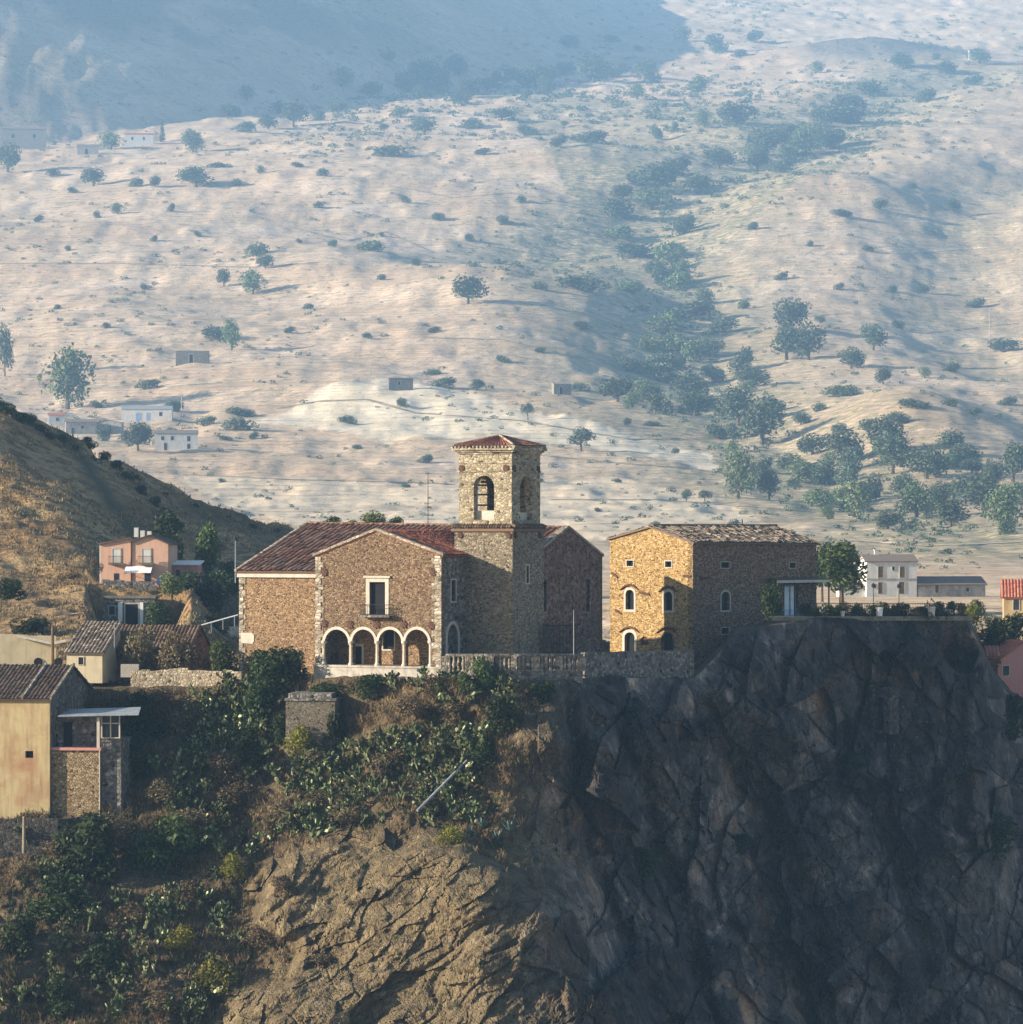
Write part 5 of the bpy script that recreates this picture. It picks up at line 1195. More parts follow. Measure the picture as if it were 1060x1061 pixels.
def make_bush(name, w, h, leaf, n, size, nb=7):
    m = MB(); bl = [(x, y, max(z, .12 * h), a, b, c) for x, y, z, a, b, c in crown_blobs(w, h * 1.15, -.18 * h, nb, .7)]
    leaves(m, bl, n, size)
    return m.build(name, M[leaf])
pool = {}
def put(proto, loc, sx, sz, label, cat, group=None):
    if proto not in pool: o = proto; pool[proto] = 1
    else: o = copy_tree(proto)
    o.location = loc; o.scale = (sx, sx, sz); o.rotation_euler = (0, 0, rnd.uniform(0, 6.28))
    for k in ('label', 'category', 'group'):
        if k in o: del o[k]
    return tag(o, label, cat, group)
# ---- far trees and bushes: crown 10 m wide, scaled to their size in place
FT = [make_tree('tree', 10, 10, .7, 'leaf_far', 1700, .40, 16) for _ in range(3)]
FP = [make_tree('tree', 10, 10, .7, 'leaf_farpale', 1500, .38, 16) for _ in range(2)]
FS = [make_tree('tree', 10, 11, 3.2, 'leaf_far', 1300, .38, 12) for _ in range(2)]      # standing clear on a stem
FB = [make_bush('bush', 10, 7, 'leaf_far', 1300, .42, 12) for _ in range(3)]
FBP = [make_bush('bush', 10, 7, 'leaf_farpale', 1200, .42, 12) for _ in range(2)]
K = dict(t=FT, p=FP, s=FS, b=FB, q=FBP)
def side(px): return 'left' if px < 300 else ('middle' if px < 640 else 'right')
used = {}
FAR = """8 178 30 28 t|25 152 20 10 b|97 193 30 18 t|142 193 18 9 b|161 194 14 12 t|203 194 44 20 t|246 192 16 7 b|55 182 18 7 b|304 131 30 24 t|278 134 24 14 t|255 137 30 10 b|240 120 24 12 b|256 104 18 17 p
354 90 28 20 p|440 90 40 26 t|457 94 30 18 b|404 64 14 12 t|115 155 30 18 p|200 158 28 22 t|478 108 28 14 t|440 140 32 18 t|415 122 20 12 p|398 138 12 10 s|405 162 40 12 b|334 182 14 8 b|270 180 12 9 p|308 173 16 5 b
225 174 26 6 b|178 219 10 8 b|122 222 18 12 p|100 226 10 8 b|275 278 20 16 t|232 297 16 18 t|262 305 30 25 p|265 265 28 14 q|310 252 8 5 b|395 245 8 5 b|380 260 40 12 q|485 315 40 28 t|485 250 14 8 b|633 44 18 8 b|708 45 22 17 t
740 52 28 17 b|782 44 20 13 t|662 53 14 6 b|768 58 20 7 b|555 90 50 22 t|615 86 46 24 t|668 82 26 20 t|675 86 22 12 b|723 100 26 22 p|565 98 20 18 t|545 104 12 12 t|845 76 20 12 p|763 130 44 22 t|730 132 24 18 p|680 144 16 14 b|700 134 10 8 b
612 148 42 12 b|578 152 20 12 b|585 133 12 8 s|795 160 44 28 t|835 162 40 32 p|850 155 34 26 t|880 117 40 20 t|870 127 60 16 b|935 72 30 16 t|980 77 26 14 t|1015 66 30 16 p|970 62 10 8 b|1010 88 24 10 b|680 200 56 28 t|675 217 46 22 p|640 225 40 18 b
640 247 40 14 q|690 270 46 20 q|660 267 60 14 b|780 238 14 8 b|912 218 18 12 t|987 218 18 12 t|872 224 26 7 b|946 195 9 6 b|600 300 56 14 b|650 302 34 12 q|925 303 12 8 b|957 303 14 9 t|1010 319 26 10 b|820 345 40 34 t|838 373 40 38 t|815 373 46 34 t
905 363 32 26 t|882 382 34 22 t|915 398 20 17 t|875 410 50 12 q|945 422 40 9 b|958 392 14 12 p|700 366 50 20 q|690 396 56 28 b|640 416 40 24 t|665 416 40 22 p|715 411 44 24 t|740 396 30 18 b|780 401 44 20 t|720 431 40 28 t|765 441 50 38 t|790 461 56 46 t
842 471 40 22 t|818 486 30 16 b|875 481 44 34 t|850 501 44 24 t|920 471 44 38 t|925 491 50 40 t|960 496 56 34 t|985 471 34 24 t|1000 483 40 22 t|765 517 40 50 p|797 518 28 30 t|711 520 14 14 s|730 521 16 14 s|602 467 32 24 s|547 435 15 18 s|650 441 10 9 t
677 441 22 5 b|885 536 40 38 p|950 536 45 38 p|985 546 40 28 t|1020 532 50 38 t|1042 548 46 46 p|1000 522 40 28 t|840 521 14 7 b|920 548 30 20 t|1050 500 40 40 t|5 390 20 50 t|70 424 58 62 p|240 363 24 32 p|220 352 40 14 b|155 402 26 9 b|250 431 36 9 b|245 446 36 14 b
233 456 16 5 b|263 455 12 8 b|360 438 22 8 b|460 401 30 10 b|494 405 20 12 t|415 421 16 9 b|442 480 20 9 b|143 467 34 28 t|450 388 24 6 b|180 426 30 10 b|100 423 16 8 b|110 452 14 10 t|215 440 22 9 b|760 470 20 14 p|700 300 40 20 q|720 330 50 18 b|750 345 36 16 b
690 340 40 18 q|735 370 36 20 t|655 385 30 14 b|600 405 26 9 b|680 285 30 16 t|645 208 26 16 t|655 190 22 12 b|700 180 40 16 b|720 195 40 14 q|745 175 40 20 t|810 178 30 12 b|780 165 30 16 p|900 98 36 14 b|960 105 30 12 b|520 125 30 12 t|490 132 24 10 b|545 140 26 10 b
500 160 20 7 b|350 118 22 12 t|330 125 18 10 b|290 118 20 12 b|385 100 30 14 t|420 95 26 16 b|505 95 26 14 t|530 82 22 12 b|585 78 24 14 t|640 80 20 12 b|590 50 24 12 t|75 200 12 6 b|40 230 12 7 b|70 260 10 6 b|160 250 10 6 b|205 245 9 6 b|330 215 12 6 b|420 210 12 7 b
455 228 18 8 b|520 232 20 9 b|540 210 14 7 b|395 290 12 6 b|430 275 14 7 b|345 255 12 7 b|150 300 12 6 b|60 320 10 5 b|110 340 12 6 b|300 345 14 7 b|380 350 12 6 b|520 375 18 7 b|560 365 14 6 b|600 340 24 8 b|560 300 24 10 q|450 345 16 7 b|320 320 14 6 b|870 300 12 7 b
900 260 14 6 b|840 255 10 6 b|810 290 16 8 b|770 320 16 9 b|850 335 12 8 t|930 340 16 8 b|985 385 24 9 b|1040 365 36 14 t|1045 420 24 9 b|1010 430 18 8 b|985 420 20 8 b|930 440 30 14 t|900 450 26 16 t|870 450 22 12 b|830 440 24 14 t|805 425 22 12 b|850 425 18 8 b
900 520 26 18 t|870 525 26 20 p|935 515 30 24 t|975 520 28 22 t|1030 505 30 26 t|820 505 20 10 b|790 490 26 14 b|745 455 30 16 b|700 470 10 7 b|560 500 10 5 b|640 500 10 5 b|680 545 12 6 b|760 545 14 6 b|620 530 10 5 b|180 510 12 6 b|230 500 9 5 b|420 505 12 5 b|370 465 14 5 b"""
zone = {('t', 0): ('broad dark crowned tree', 'tree'), ('p', 0): ('pale yellow-green tree', 'tree'), ('s', 0): ('round tree on a clear stem', 'tree'), ('b', 0): ('low dark bush', 'bush'), ('q', 0): ('low pale green bush', 'bush')}
special = {(602, 467): 'lone umbrella-shaped tree on the pale field right of the tower', (70, 424): 'tall pale feathery tree above the valley farm cluster', (97, 193): 'round dark tree standing left of the others on the far left slope', (304, 131): 'large round dark tree right of the cypress farmhouse',
           (485, 315): 'solitary dark tree with a long shadow in the middle of the slope', (5, 390): 'dark tree cut by the left edge above the spur crest', (8, 178): 'dark tree cut by the left edge below the far farm building', (711, 520): 'left one of two small round trees on stems in the valley', (730, 521): 'right one of two small round trees on stems in the valley',
           (765, 517): 'tall pale tree at the lower left end of the ravine wood', (143, 467): 'dark tree left of the lowest valley farmhouse', (547, 435): 'small round tree on a stem above the pale field', (262, 305): 'pale green tree in the middle of the left slope', (240, 363): 'slim pale tree beside the roofless ruin'}
def where(px, py):
    if py < 100 and px > 520: return 'on the high slope under the bare summit'
    if py < 165 and px < 520: return 'on the far rise around the cypress farm'
    d = min(math.hypot(px - a, (py - b)) for a, b in [(835, 150), (760, 185), (690, 215), (672, 260), (690, 320), (705, 380), (745, 430), (800, 480), (880, 515), (960, 535)])
    if d < 75 and py > 160: return 'in the wooded ravine ' + ('upper part' if py < 300 else 'lower part')
    if d < 75: return 'along the top of the ravine'
    if px < 300: return 'on the dry left slope' if py < 400 else 'around the valley farms'
    if px < 650: return 'on the dry middle slope' if py < 400 else 'by the pale field behind the church'
    return 'on the dry right slope' if py < 420 else 'near the ravine mouth at the right'
_q = random.Random(5)
def _more(poly, n, kinds, lo, hi):
    global FAR
    k = 0
    while k < n:
        x, y = _q.uniform(min(p[0] for p in poly), max(p[0] for p in poly)), _q.uniform(min(p[1] for p in poly), max(p[1] for p in poly))
        if not inpoly(np.array(x), np.array(y), poly) > 0: continue
        w_ = _q.uniform(lo, hi); FAR += f"|{x:.0f} {y:.0f} {w_:.0f} {w_ * _q.uniform(.6, .85):.0f} {_q.choice(kinds)}"; k += 1
_more([(830, 470), (900, 450), (960, 480), (1050, 470), (1058, 560), (990, 560), (930, 545), (860, 545), (820, 510)], 22, 'tpbpb', 18, 34)
_more([(620, 385), (690, 355), (760, 365), (790, 420), (800, 470), (770, 470), (720, 440), (650, 425)], 12, 'tpbq', 16, 30)
_more([(660, 200), (720, 205), (740, 330), (720, 365), (670, 350), (690, 280)], 10, 'pbqb', 14, 28)
_more([(740, 165), (840, 120), (900, 120), (850, 170), (760, 200)], 6, 'tppb', 18, 30)
_more([(420, 75), (660, 65), (700, 95), (640, 110), (430, 110)], 10, 'tbp', 14, 28)
_more([(100, 455), (200, 440), (215, 455), (110, 470)], 5, 'bb', 12, 18)
n_ = 0
for row in FAR.replace('\n', '|').split('|'):
    px, py, w_, h_, k = row.split(); px, py, w_, h_ = float(px), float(py), float(w_), float(h_)
    loc = at(px, py); s = loc[1] / FOC; pr = K[k][n_ % len(K[k])]; n_ += 1
    hh = {'t': 10, 'p': 10, 's': 11, 'b': 7, 'q': 7}[k]
    a, cat = zone[(k, 0)]; wh_ = where(px, py)
    size = 'tiny ' if w_ < 13 else ('large ' if w_ >= 40 else ('small ' if w_ < 22 else ''))
    lab = special.get((int(px), int(py)), f'{size}{a} {wh_}')
    put(pr, (loc[0], loc[1], loc[2] - .5), w_ * s / 9.2, h_ * s / hh * 1.05, lab, cat, cat + ('es ' if cat == 'bush' else 's ') + wh_)
loc = at(168, 147)
m = MB(); leaves(m, [(0, 0, 1 + 1.6 * k, 1.9 - .22 * k, 1.9 - .22 * k, 1.6) for k in range(8)], 500, .45)
t = thing('cypress', 'slim dark cypress standing beside the pink-roofed far farmhouse', 'tree', loc); o = m.build('crown', M['leaf_far'], None); o.parent = t; o.scale = (loc[1] * 7 / FOC / 3.6, loc[1] * 7 / FOC / 3.6, loc[1] * 25 / FOC / 14)
g = MB(); g.tube([(0, 0, -.5), (0, 0, 3)], .3, 6); o = g.build('trunk', M['bark'], None); o.parent = t
# the rest of the scrub: too many and too small to count
m = MB(); N_ = 0
bp = []
for _ in range(5):
    q = MB(); leaves(q, [(0, 0, .35, .9, .9, .55), (rnd.uniform(-.5, .5), rnd.uniform(-.5, .5), .3, .7, .7, .45)], 40, .24); bp.append((q.v, q.f, q.t))
_Yq = 640 + rng.random(19000) * 7400; _xq = rng.uniform(-.16, .16, 19000) * _Yq; _zq = H(_xq, _Yq)
_py, _px = HZ - _zq * FOC / _Yq, CX + _xq * FOC / _Yq
_dr = seg_dist(_px, _py * 1.3, [(a, b * 1.3) for a, b in [(900, 110), (835, 150), (760, 185), (690, 215), (672, 260), (690, 320), (705, 380), (745, 430), (800, 480), (880, 515), (960, 535)]])
_dr = np.minimum(_dr, seg_dist(_px, _py * 1.3, [(a, b * 1.3) for a, b in [(680, 230), (620, 240), (520, 270)]])); _dr = np.minimum(_dr, seg_dist(_px, _py * 1.3, [(a, b * 1.3) for a, b in [(350, 110), (450, 100), (600, 100), (760, 120)]]))
_dn = fbm(_px / 70, _py / 30, 2.7, 3) * .6 + .30 + .9 * np.exp(-(_dr / 50) ** 2)
for x, Y, z, px, py, dr, dens in zip(_xq, _Yq, _zq, _px, _py, _dr, _dn):
    if py < -20 or py > 590 or rnd.random() > dens: continue
    v, f, t_ = rnd.choice(bp); s = rnd.choice((.35, .45, .55, .7, .9, 1.2, 1.6)) * (1.2 + .9 * math.exp(-(dr / 45) ** 2)) * (.6 + Y / 2300); a = rnd.uniform(0, 6.28); c_, s_ = math.cos(a) * s, math.sin(a) * s
    m.add([(x + p[0] * c_ - p[1] * s_, Y + p[0] * s_ + p[1] * c_, z - .1 + p[2] * s * .9) for p in v], f, t_); N_ += 1
tag(m.build('scrub', M['leaf_far']), kind='stuff')

# ---- trees round the crag and in the hollow
NT_ = {'d': [make_tree('tree', 6, 7, .9, 'leaf_dark', 2600, .24, 14) for _ in range(2)], 'm': [make_tree('tree', 6, 7, .9, 'leaf_mid', 2600, .24, 14) for _ in range(2)],
       'l': [make_tree('tree', 6, 6, 1.6, 'leaf_pale', 1800, .22, 12) for _ in range(2)]}
NB_ = {'d': [make_bush('bush', 5, 4, 'leaf_dark', 2200, .2, 11) for _ in range(2)], 'm': [make_bush('bush', 5, 4, 'leaf_mid', 2000, .2, 11) for _ in range(2)], 'l': [make_bush('bush', 5, 4, 'leaf_lime', 1800, .17, 11) for _ in range(2)],
       'y': [make_bush('bush', 5, 4, 'leaf_dry', 1500, .17, 9) for _ in range(3)]}
near_t = [(172, 602, 42, 70, 'd', 546, 'dark spiky-topped tree rising behind the right end of the pink house'), (214, 596, 30, 58, 'm', 540, 'bright green tall oval tree in the hollow right of the pink house'),
          (178, 622, 30, 30, 'l', 520, 'round lime green tree below the blue tarpaulin tent'), (195, 640, 50, 50, 'd', 528, 'dark tree filling the hollow below the bright green oval tree'), (228, 640, 44, 50, 'd', 530, 'dark tree in the hollow close to the church corner'),
          (236, 622, 30, 44, 'd', 540, 'dark tree behind the street lamp beside the church'), (165, 655, 36, 32, 'm', 512, 'green tree at the right end of the byre'), (205, 620, 30, 30, 'd', 545, 'dark tree under the lean-to of the pink house'), (218, 668, 40, 30, 'd', 505, 'dark bushy tree at the bottom of the hollow by the hut'),
          (186, 678, 36, 24, 'd', 500, 'low dark tree behind the ruined house roof'), (345, 549, 26, 16, 'd', 445, 'dark low crown peeping over the church roof, left one'), (364, 551, 18, 15, 'l', 447, 'pale crown peeping over the church roof beside the dark one'), (386, 551, 30, 24, 'l', 446, 'largest pale crown peeping over the porch gable'), (410, 551, 22, 18, 'l', 448, 'rightmost pale crown peeping over the church roof'),
          (872, 622, 60, 58, 'm', 560, 'full green tree right of the stone house, before the white farmhouse'), (852, 618, 30, 50, 'd', 575, 'dark green tree half hidden by the stone house corner'), (1012, 640, 20, 22, 'm', 500, 'green tree right of the terrace end'), (1030, 662, 26, 26, 'd', 496, 'dark tree below the red-roofed house')]
for px, py, w_, h_, k, Y, lab in near_t:
    s = Y / FOC; put(NT_[k][rnd.randrange(2)], (P(px, py, Y)[0], Y, Z(py, Y) - .4), w_ * s / 5.4, h_ * s / (7 if k != 'l' else 6) * 1.05, lab, 'tree')
near_b = [(232, 692, 36, 34, 'm', 409.5, 'rounded green bush against the church left corner'), (205, 690, 34, 26, 'y', 411, 'brown bush behind the retaining wall, left of the green one'), (176, 690, 44, 40, 'y', 411, 'tall brown shrub swallowing the ruined house gable'), (150, 690, 40, 44, 'y', 413, 'brown shrub over the ruined house roof'),
          (1008, 650, 30, 24, 'l', 492, 'lime green bush at the right end of the terrace'), (1032, 668, 36, 22, 'm', 488, 'green bush on the bank above the pink house'), (1006, 672, 30, 20, 'd', 486, 'dark bush on the bank under the lime green one'), (1050, 660, 30, 26, 'd', 492, 'dark bush under the red-roofed house'), (1020, 690, 30, 16, 'm', 482, 'low bush left of the rose pink house roof'),
          (10, 618, 40, 20, 'd', 490, 'dark scrub bush at the left edge of the spur'), (70, 600, 30, 10, 'y', 505, 'brown bush left of the pink house yard'), (30, 655, 50, 16, 'd', 470, 'dark bush above the yard wall at the left edge'), (100, 590, 14, 16, 'y', 527, 'dry bush at the white end wall of the pink house'), (800, 637, 26, 34, 'd', 430, 'dark climbing shrub under the veranda canopy')]
for k in range(17):
    px = 836 + 9.9 * k; near_b.append((px, 640, 15 + 8 * rnd.random(), 13 + 6 * rnd.random(), 'ddmdydmddmdydmddy'[k], tpt(px) + .9, 'shrub in the hedge row along the terrace railing'))
for px, py, w_, h_, k, Y, lab in near_b:
    s = Y / FOC; put(NB_[k][rnd.randrange(len(NB_[k]))], (P(px, py, Y)[0], Y, Z(py, Y) - .2), w_ * s / 4.6, h_ * s / 4, lab, 'bush', 'hedge shrubs on the cliff terrace' if 'hedge' in lab else None)
for t, c, s in pots:
    m = MB(); leaves(m, [(c[0], c[1], c[2] + s * 2.6, s * 1.2, s * 1.2, s * 1.1)], 90, .12); m.build('plant', M['leaf_mid'], t)

for k, (px, w_, h_) in enumerate([(-4, 26, 12), (8, 22, 12), (20, 20, 10), (31, 22, 12), (42, 16, 8), (52, 14, 7), (63, 14, 8), (78, 10, 5), (96, 9, 5), (118, 8, 4), (142, 9, 5), (171, 8, 4), (203, 9, 5), (236, 8, 4), (262, 9, 5), (288, 9, 5)]):
    c1 = float(np.interp(px, [-200, 0, 60, 120, 200, 310], [345, 413, 446, 474, 515, 548])); loc = hat(px, c1 + 9 + (k % 3) * 2); s = loc[1] / FOC
    put(NB_['d' if k % 3 else 'm'][k % 2], (loc[0], loc[1], loc[2] - .3), w_ * s / 4.6, h_ * s / 3.6, 'dark scrub bush on the skyline of the left spur' if px > 70 else 'thick dark bush on the high left end of the spur skyline', 'bush', 'bushes along the spur skyline')
GULLY = [(92, 462), (108, 474), (121, 486), (133, 498), (146, 512), (160, 524), (172, 536), (184, 550)]
for k, (px, py) in enumerate(GULLY):
    loc = hat(px, py); s = loc[1] / FOC
    put(NB_['d'][k % 2], (loc[0], loc[1], loc[2] - .4), 17 * s / 4.6, 10 * s / 3.6, 'dark bush in the line of scrub down the spur gully', 'bush', 'bushes down the spur gully')
# ---- the overgrown slope: prickly pears, agaves, bushes, dry grass
def cactus(n):
    m = MB()
    def pad(p, d, s, depth):
        d = Vector(d).normalized(); nrm = Vector((rnd.gauss(0, 1), rnd.gauss(0, 1), rnd.gauss(0, .25))); nrm = (nrm - d * nrm.dot(d)).normalized(); u = d.cross(nrm); c = Vector(p) + d * s
        ring = [(math.cos(a), math.sin(a)) for a in [6.283 * k / 10 for k in range(10)]]
        vs = [c + d * s * y + u * s * .72 * x * (1 + .2 * y) for x, y in ring]
        f = [v * .0 + c + (v - c) * .72 + nrm * .11 * s for v in vs]; b = [c + (v - c) * .72 - nrm * .11 * s for v in vs]
        m.add(vs + f + b, [tuple(range(10, 20)), tuple(range(29, 19, -1))] + [(i, (i + 1) % 10, 10 + (i + 1) % 10, 10 + i) for i in range(10)] + [(i, 20 + i, 20 + (i + 1) % 10, (i + 1) % 10) for i in range(10)], min(1, max(0, rnd.gauss(.45, .27))))
        if depth < 4 and len(m.f) < n * 22:
            for _ in range(rnd.choice((1, 2, 2, 3))):
                a = rnd.uniform(-1.0, 1.0); e = c + d * s * .92 * math.cos(a) + u * s * .66 * math.sin(a)
                pad(e, d * .8 + u * math.sin(a) * .9 + Vector((rnd.gauss(0, .3), rnd.gauss(0, .3), .28)), s * rnd.uniform(.78, 1.02), depth + 1)
    while len(m.f) < n * 22:
        a, r = rnd.uniform(0, 6.28), 0.95 * rnd.random() ** .5
        m.tube([(0, 0, -.05), (r * .5 * math.cos(a), r * .5 * math.sin(a), .02), (r * math.cos(a), r * math.sin(a), .12)], .08, 5, .1)
        pad((r * math.cos(a), r * math.sin(a), rnd.uniform(-.1, .2)), (rnd.gauss(0, .35), rnd.gauss(0, .35), 1), rnd.uniform(.21, .33), 0)
    return m.build('prickly_pear', M['cactus'])
CA = [cactus(n) for n in (60, 85, 110, 70, 95)]
def agave():
    m = MB()
    for k in range(26):
        a = rnd.uniform(0, 6.28); el = rnd.uniform(.25, 1.35); l = rnd.uniform(.8, 1.25); d = Vector((math.cos(a) * math.cos(el), math.sin(a) * math.cos(el), math.sin(el))); s = Vector((-math.sin(a), math.cos(a), 0)); p = Vector((0, 0, 0)); q = p + d * l * .55 + Vector((0, 0, .05)); r = p + d * l
        m.add([p - s * .07, p + s * .07, q + s * .085, q - s * .085, r], [(0, 1, 2, 3), (3, 2, 4)], rnd.random())
    return m.build('agave', M['agave'])
AG = [agave() for _ in range(2)]
slope_poly = [(182, 742), (215, 715), (262, 705), (300, 770), (350, 745), (380, 715), (450, 708), (520, 705), (530, 740), (500, 790), (500, 850), (470, 862), (400, 858), (300, 868), (255, 900), (200, 880), (150, 850), (170, 800)]
slope_low = [(0, 900), (50, 850), (130, 850), (240, 880), (260, 960), (230, 1061), (0, 1061)]
def inside(px, py, poly): return float(inpoly(np.array(px), np.array(py), poly)) > 0
pts = []
tries = 0
while len(pts) < 225 and tries < 9000:
    tries += 1
    low = len(pts) > 165
    px, py = (rnd.uniform(0, 262), rnd.uniform(850, 1060)) if low else (rnd.uniform(150, 535), rnd.uniform(704, 905))
    if not inside(px, py, slope_low if low else slope_poly): continue
    if fbm(px / 38, py / 26, 4.2, 2) < (-.32 if not low else -.2): continue
    if 288 < px < 356 and py < 785: continue
    if any(math.hypot(px - a, (py - b) * 1.2) < 7 for a, b in pts): continue
    pts.append((px, py))
def zone_near(px, py):
    if py < 760: return 'just below the church terrace'
    if py < 830: return 'in the middle of the overgrown slope' + (' right of the cistern' if px > 350 else ' left of the cistern')
    if py < 905: return 'on the ledge above the tan outcrop' if px > 250 else 'below the yellow house wing'
    return 'at the dark lower left of the slope'
for k, (px, py) in enumerate(pts):
    p = on_crag(px, py); s = rnd.uniform(.75, 1.3)
    put(CA[k % 5], (p[0], p[1] - .25, p[2] - .2), s, s, 'green prickly pear clump ' + zone_near(px, py), 'cactus', 'prickly pears ' + zone_near(px, py))
for k, (px, py, lab) in enumerate([(500, 858, 'upper left'), (515, 872, 'lower'), (528, 862, 'rightmost'), (488, 868, 'lower left')]):
    p = on_crag(px, py); put(AG[k % 2], (p[0], p[1] - .3, p[2]), 1.3, 1.3, f'blue-grey agave rosette at the right end of the ledge, {lab} of four', 'agave', 'agaves on the ledge')
SB = [(322, 782, 40, 20, 'y', 'brown tuft against the front foot of the cistern'), (345, 770, 26, 34, 'd', 'dark bush against the right side of the cistern'), (292, 765, 24, 30, 'd', 'dark bush against the left corner of the cistern'), (120, 870, 44, 30, 'y', 'brown dead shrub under the right end of the street wall'), (195, 860, 44, 26, 'y', 'tan dead shrub between prickly pears left of the outcrop top'), (60, 890, 40, 24, 'y', 'brown dead shrub under the street wall'), (205, 930, 40, 24, 'y', 'tan dead shrub near the olive bush'), (85, 985, 40, 24, 'y', 'tan dead shrub on the lower left slope'), (250, 830, 44, 24, 'y', 'brown dead shrub in the middle of the left slope'), (330, 835, 40, 22, 'y', 'brown dead shrub left of the fallen pole'), (470, 745, 36, 22, 'y', 'tan dead shrub near the cliff shoulder'), (286, 712, 62, 40, 'd', 'big dark leafy bush against the church wall above the cistern'), (268, 748, 40, 44, 'd', 'dark bush creeping down beside the cistern'), (262, 785, 36, 34, 'd', 'dark bush at the foot of the creeping one'), (300, 700, 44, 30, 'd', 'dark bush under the left pillar of the porch'),
      (312, 788, 34, 36, 'l', 'yellow-green feathery bush in front of the cistern'), (165, 900, 74, 66, 'm', 'large rounded green bush below the yellow house wing'), (92, 905, 70, 60, 'd', 'large dark bush beneath the street wall'), (60, 945, 60, 40, 'd', 'dark bush at the lower left below the large one'),
      (222, 1032, 46, 38, 'l', 'yellow-green round bush near the bottom of the slope'), (188, 985, 36, 28, 'l', 'olive bush on the lower slope above the round one'), (240, 908, 30, 28, 'l', 'yellow bush left of the tan outcrop'), (505, 705, 36, 30, 'm', 'bright green bush leaning on the balustrade'),
      (485, 712, 26, 20, 'm', 'small green bush left of the balustrade bush'), (468, 872, 30, 22, 'l', 'small yellow bush at the top right of the outcrop'), (340, 722, 40, 18, 'd', 'dark bush behind the cistern lid'), (385, 718, 40, 22, 'd', 'dark low bush under the second porch arch'), (445, 716, 30, 22, 'y', 'brown bush under the right end of the porch'),
      (230, 805, 50, 30, 'y', 'brown dead shrub left of the yellow-green bush'), (405, 790, 36, 26, 'y', 'brown dead shrub in the middle of the prickly pears'), (430, 740, 40, 28, 'y', 'brown dead shrub below the terrace wall'), (392, 812, 30, 26, 'y', 'tan dead shrub above the fallen pole'), (450, 775, 30, 20, 'y', 'tan dead shrub near the upper end of the fallen pole'),
      (190, 760, 44, 26, 'y', 'brown dead shrub under the retaining wall'), (215, 735, 40, 24, 'y', 'tan dead shrub hanging below the retaining wall, right one'), (165, 735, 40, 26, 'y', 'tan dead shrub hanging below the retaining wall, left one'), (170, 830, 40, 30, 'y', 'brown dead shrub right of the yellow house wing'), (290, 850, 44, 22, 'y', 'brown dead shrub on the upper edge of the outcrop'),
      (360, 850, 40, 20, 'y', 'tan dead shrub in the middle of the outcrop edge'), (145, 800, 36, 40, 'd', 'dark bush in the shade beside the yellow house wing'), (150, 760, 40, 44, 'd', 'dark bush in the shade under the sheet roof'), (20, 985, 44, 40, 'd', 'dark bush at the left edge near the bottom'), (25, 905, 30, 22, 'y', 'brown dead shrub beneath the stubby post'),
      (110, 1010, 50, 34, 'd', 'dark bush among prickly pears near the bottom left'), (290, 925, 34, 22, 'y', 'brown tuft in the hollow of the outcrop'), (265, 975, 40, 24, 'y', 'brown tuft left of the outcrop foot'), (330, 1000, 30, 16, 'y', 'brown tuft at the outcrop foot'), (130, 955, 40, 26, 'y', 'brown dead shrub on the lower slope'), (165, 1045, 44, 24, 'y', 'brown dead shrub at the very bottom'),
      (62, 1045, 40, 30, 'd', 'dark bush at the bottom left corner'), (500, 790, 34, 28, 'd', 'dark bush on the ledge at the cliff shoulder'), (520, 750, 40, 30, 'd', 'dark bush under the balustrade right of the bright one'), (560, 722, 40, 18, 'd', 'dark ivy patch below the balustrade'), (665, 905, 40, 28, 'd', 'dark bush in the cleft of the shaded cliff'), (885, 795, 30, 18, 'd', 'dark bush on the cliff below the rock window'),
      (1030, 880, 50, 40, 'd', 'dark bush in the gap at the cliff right side'), (1045, 760, 40, 40, 'd', 'dark bush at the right edge under the rose house'), (765, 880, 30, 18, 'd', 'dark tuft in the middle of the shaded cliff')]
for px, py, w_, h_, k, lab in SB:
    p = on_crag(px, py); s = p[1] / FOC; pr = NB_[k][rnd.randrange(len(NB_[k]))]
    put(pr, (p[0], p[1] - (.3 if px < 540 else -.2), p[2] - .4), w_ * s / 4.4, h_ * s / 3.8, lab, 'bush')
def blades(poly_pts, n, size, name, mat, test):
    m = MB(); k = 0; qx, qy = rng.uniform(-40, 620, n * 6), rng.uniform(700, 1075, n * 6); ok = test(qx, qy); qx, qy = qx[ok], qy[ok]
    YQ, RQ = crag(qx, qy)
    for px, py, Y, rk in zip(qx, qy, YQ, RQ):
        if k >= n: break
        if rk > .5 and rnd.random() > .12: continue
        p = Vector(P(px, py, float(Y))); k += 1; h = size * rnd.uniform(.5, 1.4); tn = rnd.random()
        for _ in range(6):
            a = rnd.uniform(0, 6.28); d = Vector((math.cos(a) * .6, math.sin(a) * .6, rnd.uniform(.6, 1.2))) * h; s = Vector((-math.sin(a), math.cos(a), 0)) * .05
            q = p + Vector((rnd.gauss(0, .12), rnd.gauss(0, .12) - .05, -.05)); m.add([q - s, q + s, q + d + s * .3, q + d * .98 - s * .3], [(0, 1, 2, 3)], min(1, max(0, tn + rnd.gauss(0, .15))))
    return tag(m.build(name, M[mat]), kind='stuff')
blades(None, 6500, .55, 'dry_grass', 'grass_dry', lambda x, y: (y > top_y(x) + 2) & (fbm(x / 30, y / 18, 8.8, 3) > -.15))
blades(None, 1500, .45, 'green_weeds', 'leaf_mid', lambda x, y: (y > top_y(x) + 2) & (fbm(x / 34, y / 22, 3.1, 3) > .15))
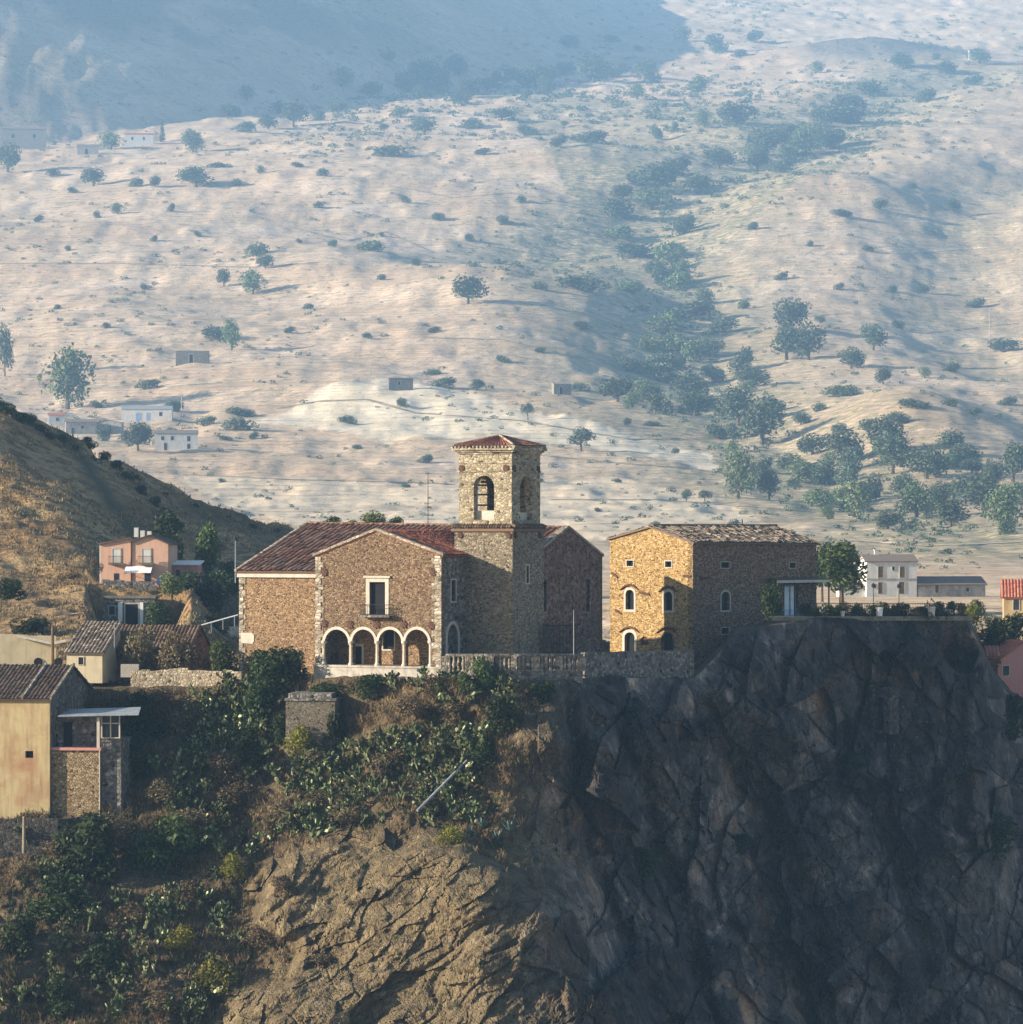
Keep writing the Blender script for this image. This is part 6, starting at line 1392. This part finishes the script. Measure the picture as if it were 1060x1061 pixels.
# dry grass on the spur
m = MB(); bl = []
for _ in range(16000):
    px, Y = rnd.uniform(-30, 300), rnd.uniform(445, 650); x = (px - CX) * Y / FOC; z = float(0)
    bl.append((x, Y))
bl = np.array(bl); zz_ = hill_h(bl[:, 0], bl[:, 1]); dn = fbm(bl[:, 0] / 9, bl[:, 1] / 12, 4.4, 3)
for (x, Y), z, d_ in zip(bl, zz_, dn):
    if d_ < -.1: continue
    for _ in range(3):
        a = rnd.uniform(0, 6.28); h = rnd.uniform(.15, .5); s = Vector((-math.sin(a), math.cos(a), 0)) * .10; p = Vector((x + rnd.gauss(0, .3), Y + rnd.gauss(0, .3), z - .05)); d = Vector((math.cos(a) * .5, math.sin(a) * .5, 1)) * h
        m.add([p - s, p + s, p + d + s * .3, p + d - s * .3], [(0, 1, 2, 3)], rnd.random())
tag(m.build('hill_grass', M['grass_dry']), kind='stuff')
for pr in sum([*K.values(), *NT_.values(), *NB_.values(), CA, AG], []):   # a prototype never placed is not part of the place
    if pr not in pool:
        for ch in list(pr.children): bpy.data.objects.remove(ch)
        bpy.data.objects.remove(pr)
# ================================================================== AIR, LIGHT, CAMERA
def haze():
    m = bpy.data.materials.new('haze'); m.use_nodes = True; n = m.node_tree; n.nodes.clear()
    o = n.nodes.new('ShaderNodeOutputMaterial'); v = n.nodes.new('ShaderNodeVolumePrincipled')
    v.inputs['Color'].default_value = (.32, .60, 1.0, 1); v.inputs['Density'].default_value = HAZE_D; v.inputs['Density Attribute'].default_value = ''
    v.inputs['Anisotropy'].default_value = 0.0
    n.links.new(v.outputs[0], o.inputs['Volume'])
    b = MB(); f = lambda u, w, z: (u, w, z)
    b.box(f, (-13000, -700, -108), (13000, 17500, 1182))
    tag(b.build('haze', m), kind='stuff')
HAZE_D = .000125
haze()
w = bpy.data.worlds.new('World'); bpy.context.scene.world = w; w.use_nodes = True
nt = w.node_tree; bg = nt.nodes['Background']; sky = nt.nodes.new('ShaderNodeTexSky'); sky.sky_type = 'NISHITA'; sky.sun_disc = False
sky.sun_elevation = SUN_EL
# the sun stands at the left, a little towards the viewer
sd = Vector((-math.cos(SUN_PSI) * math.cos(SUN_EL), -math.sin(SUN_PSI) * math.cos(SUN_EL), math.sin(SUN_EL)))
sky.sun_rotation = math.atan2(sd.x, sd.y)
sky.air_density = 1.0; sky.dust_density = 1.0
nt.links.new(sky.outputs[0], bg.inputs[0]); bg.inputs[1].default_value = .05
sl = bpy.data.lights.new('sun', 'SUN'); sl.energy = 5.0; sl.angle = R(.5); sl.color = (1.0, .85, .66)
so = bpy.data.objects.new('sun', sl); C.objects.link(so); so.rotation_euler = sd.to_track_quat('Z', 'Y').to_euler(); so.location = (-200, 100, 200)
cd = bpy.data.cameras.new('camera'); cam = bpy.data.objects.new('camera', cd); C.objects.link(cam)
cd.sensor_fit = 'HORIZONTAL'; cd.sensor_width = 36; cd.lens = 36 * FOC / 1060; cd.clip_start = 1; cd.clip_end = 20000
cd.shift_y = (HZ - 530.5) / 1060
cam.rotation_euler = (R(90), 0, 0); cam.location = (0, 0, 0)
sc = bpy.context.scene; sc.camera = cam
sc.view_settings.view_transform = 'Standard'; sc.view_settings.look = 'None'; sc.view_settings.exposure = 1.8; sc.view_settings.gamma = 1
sc.cycles.use_denoising = True
sc.cycles.max_bounces = 6; sc.cycles.diffuse_bounces = 2; sc.cycles.volume_bounces = 0; sc.cycles.transparent_max_bounces = 8
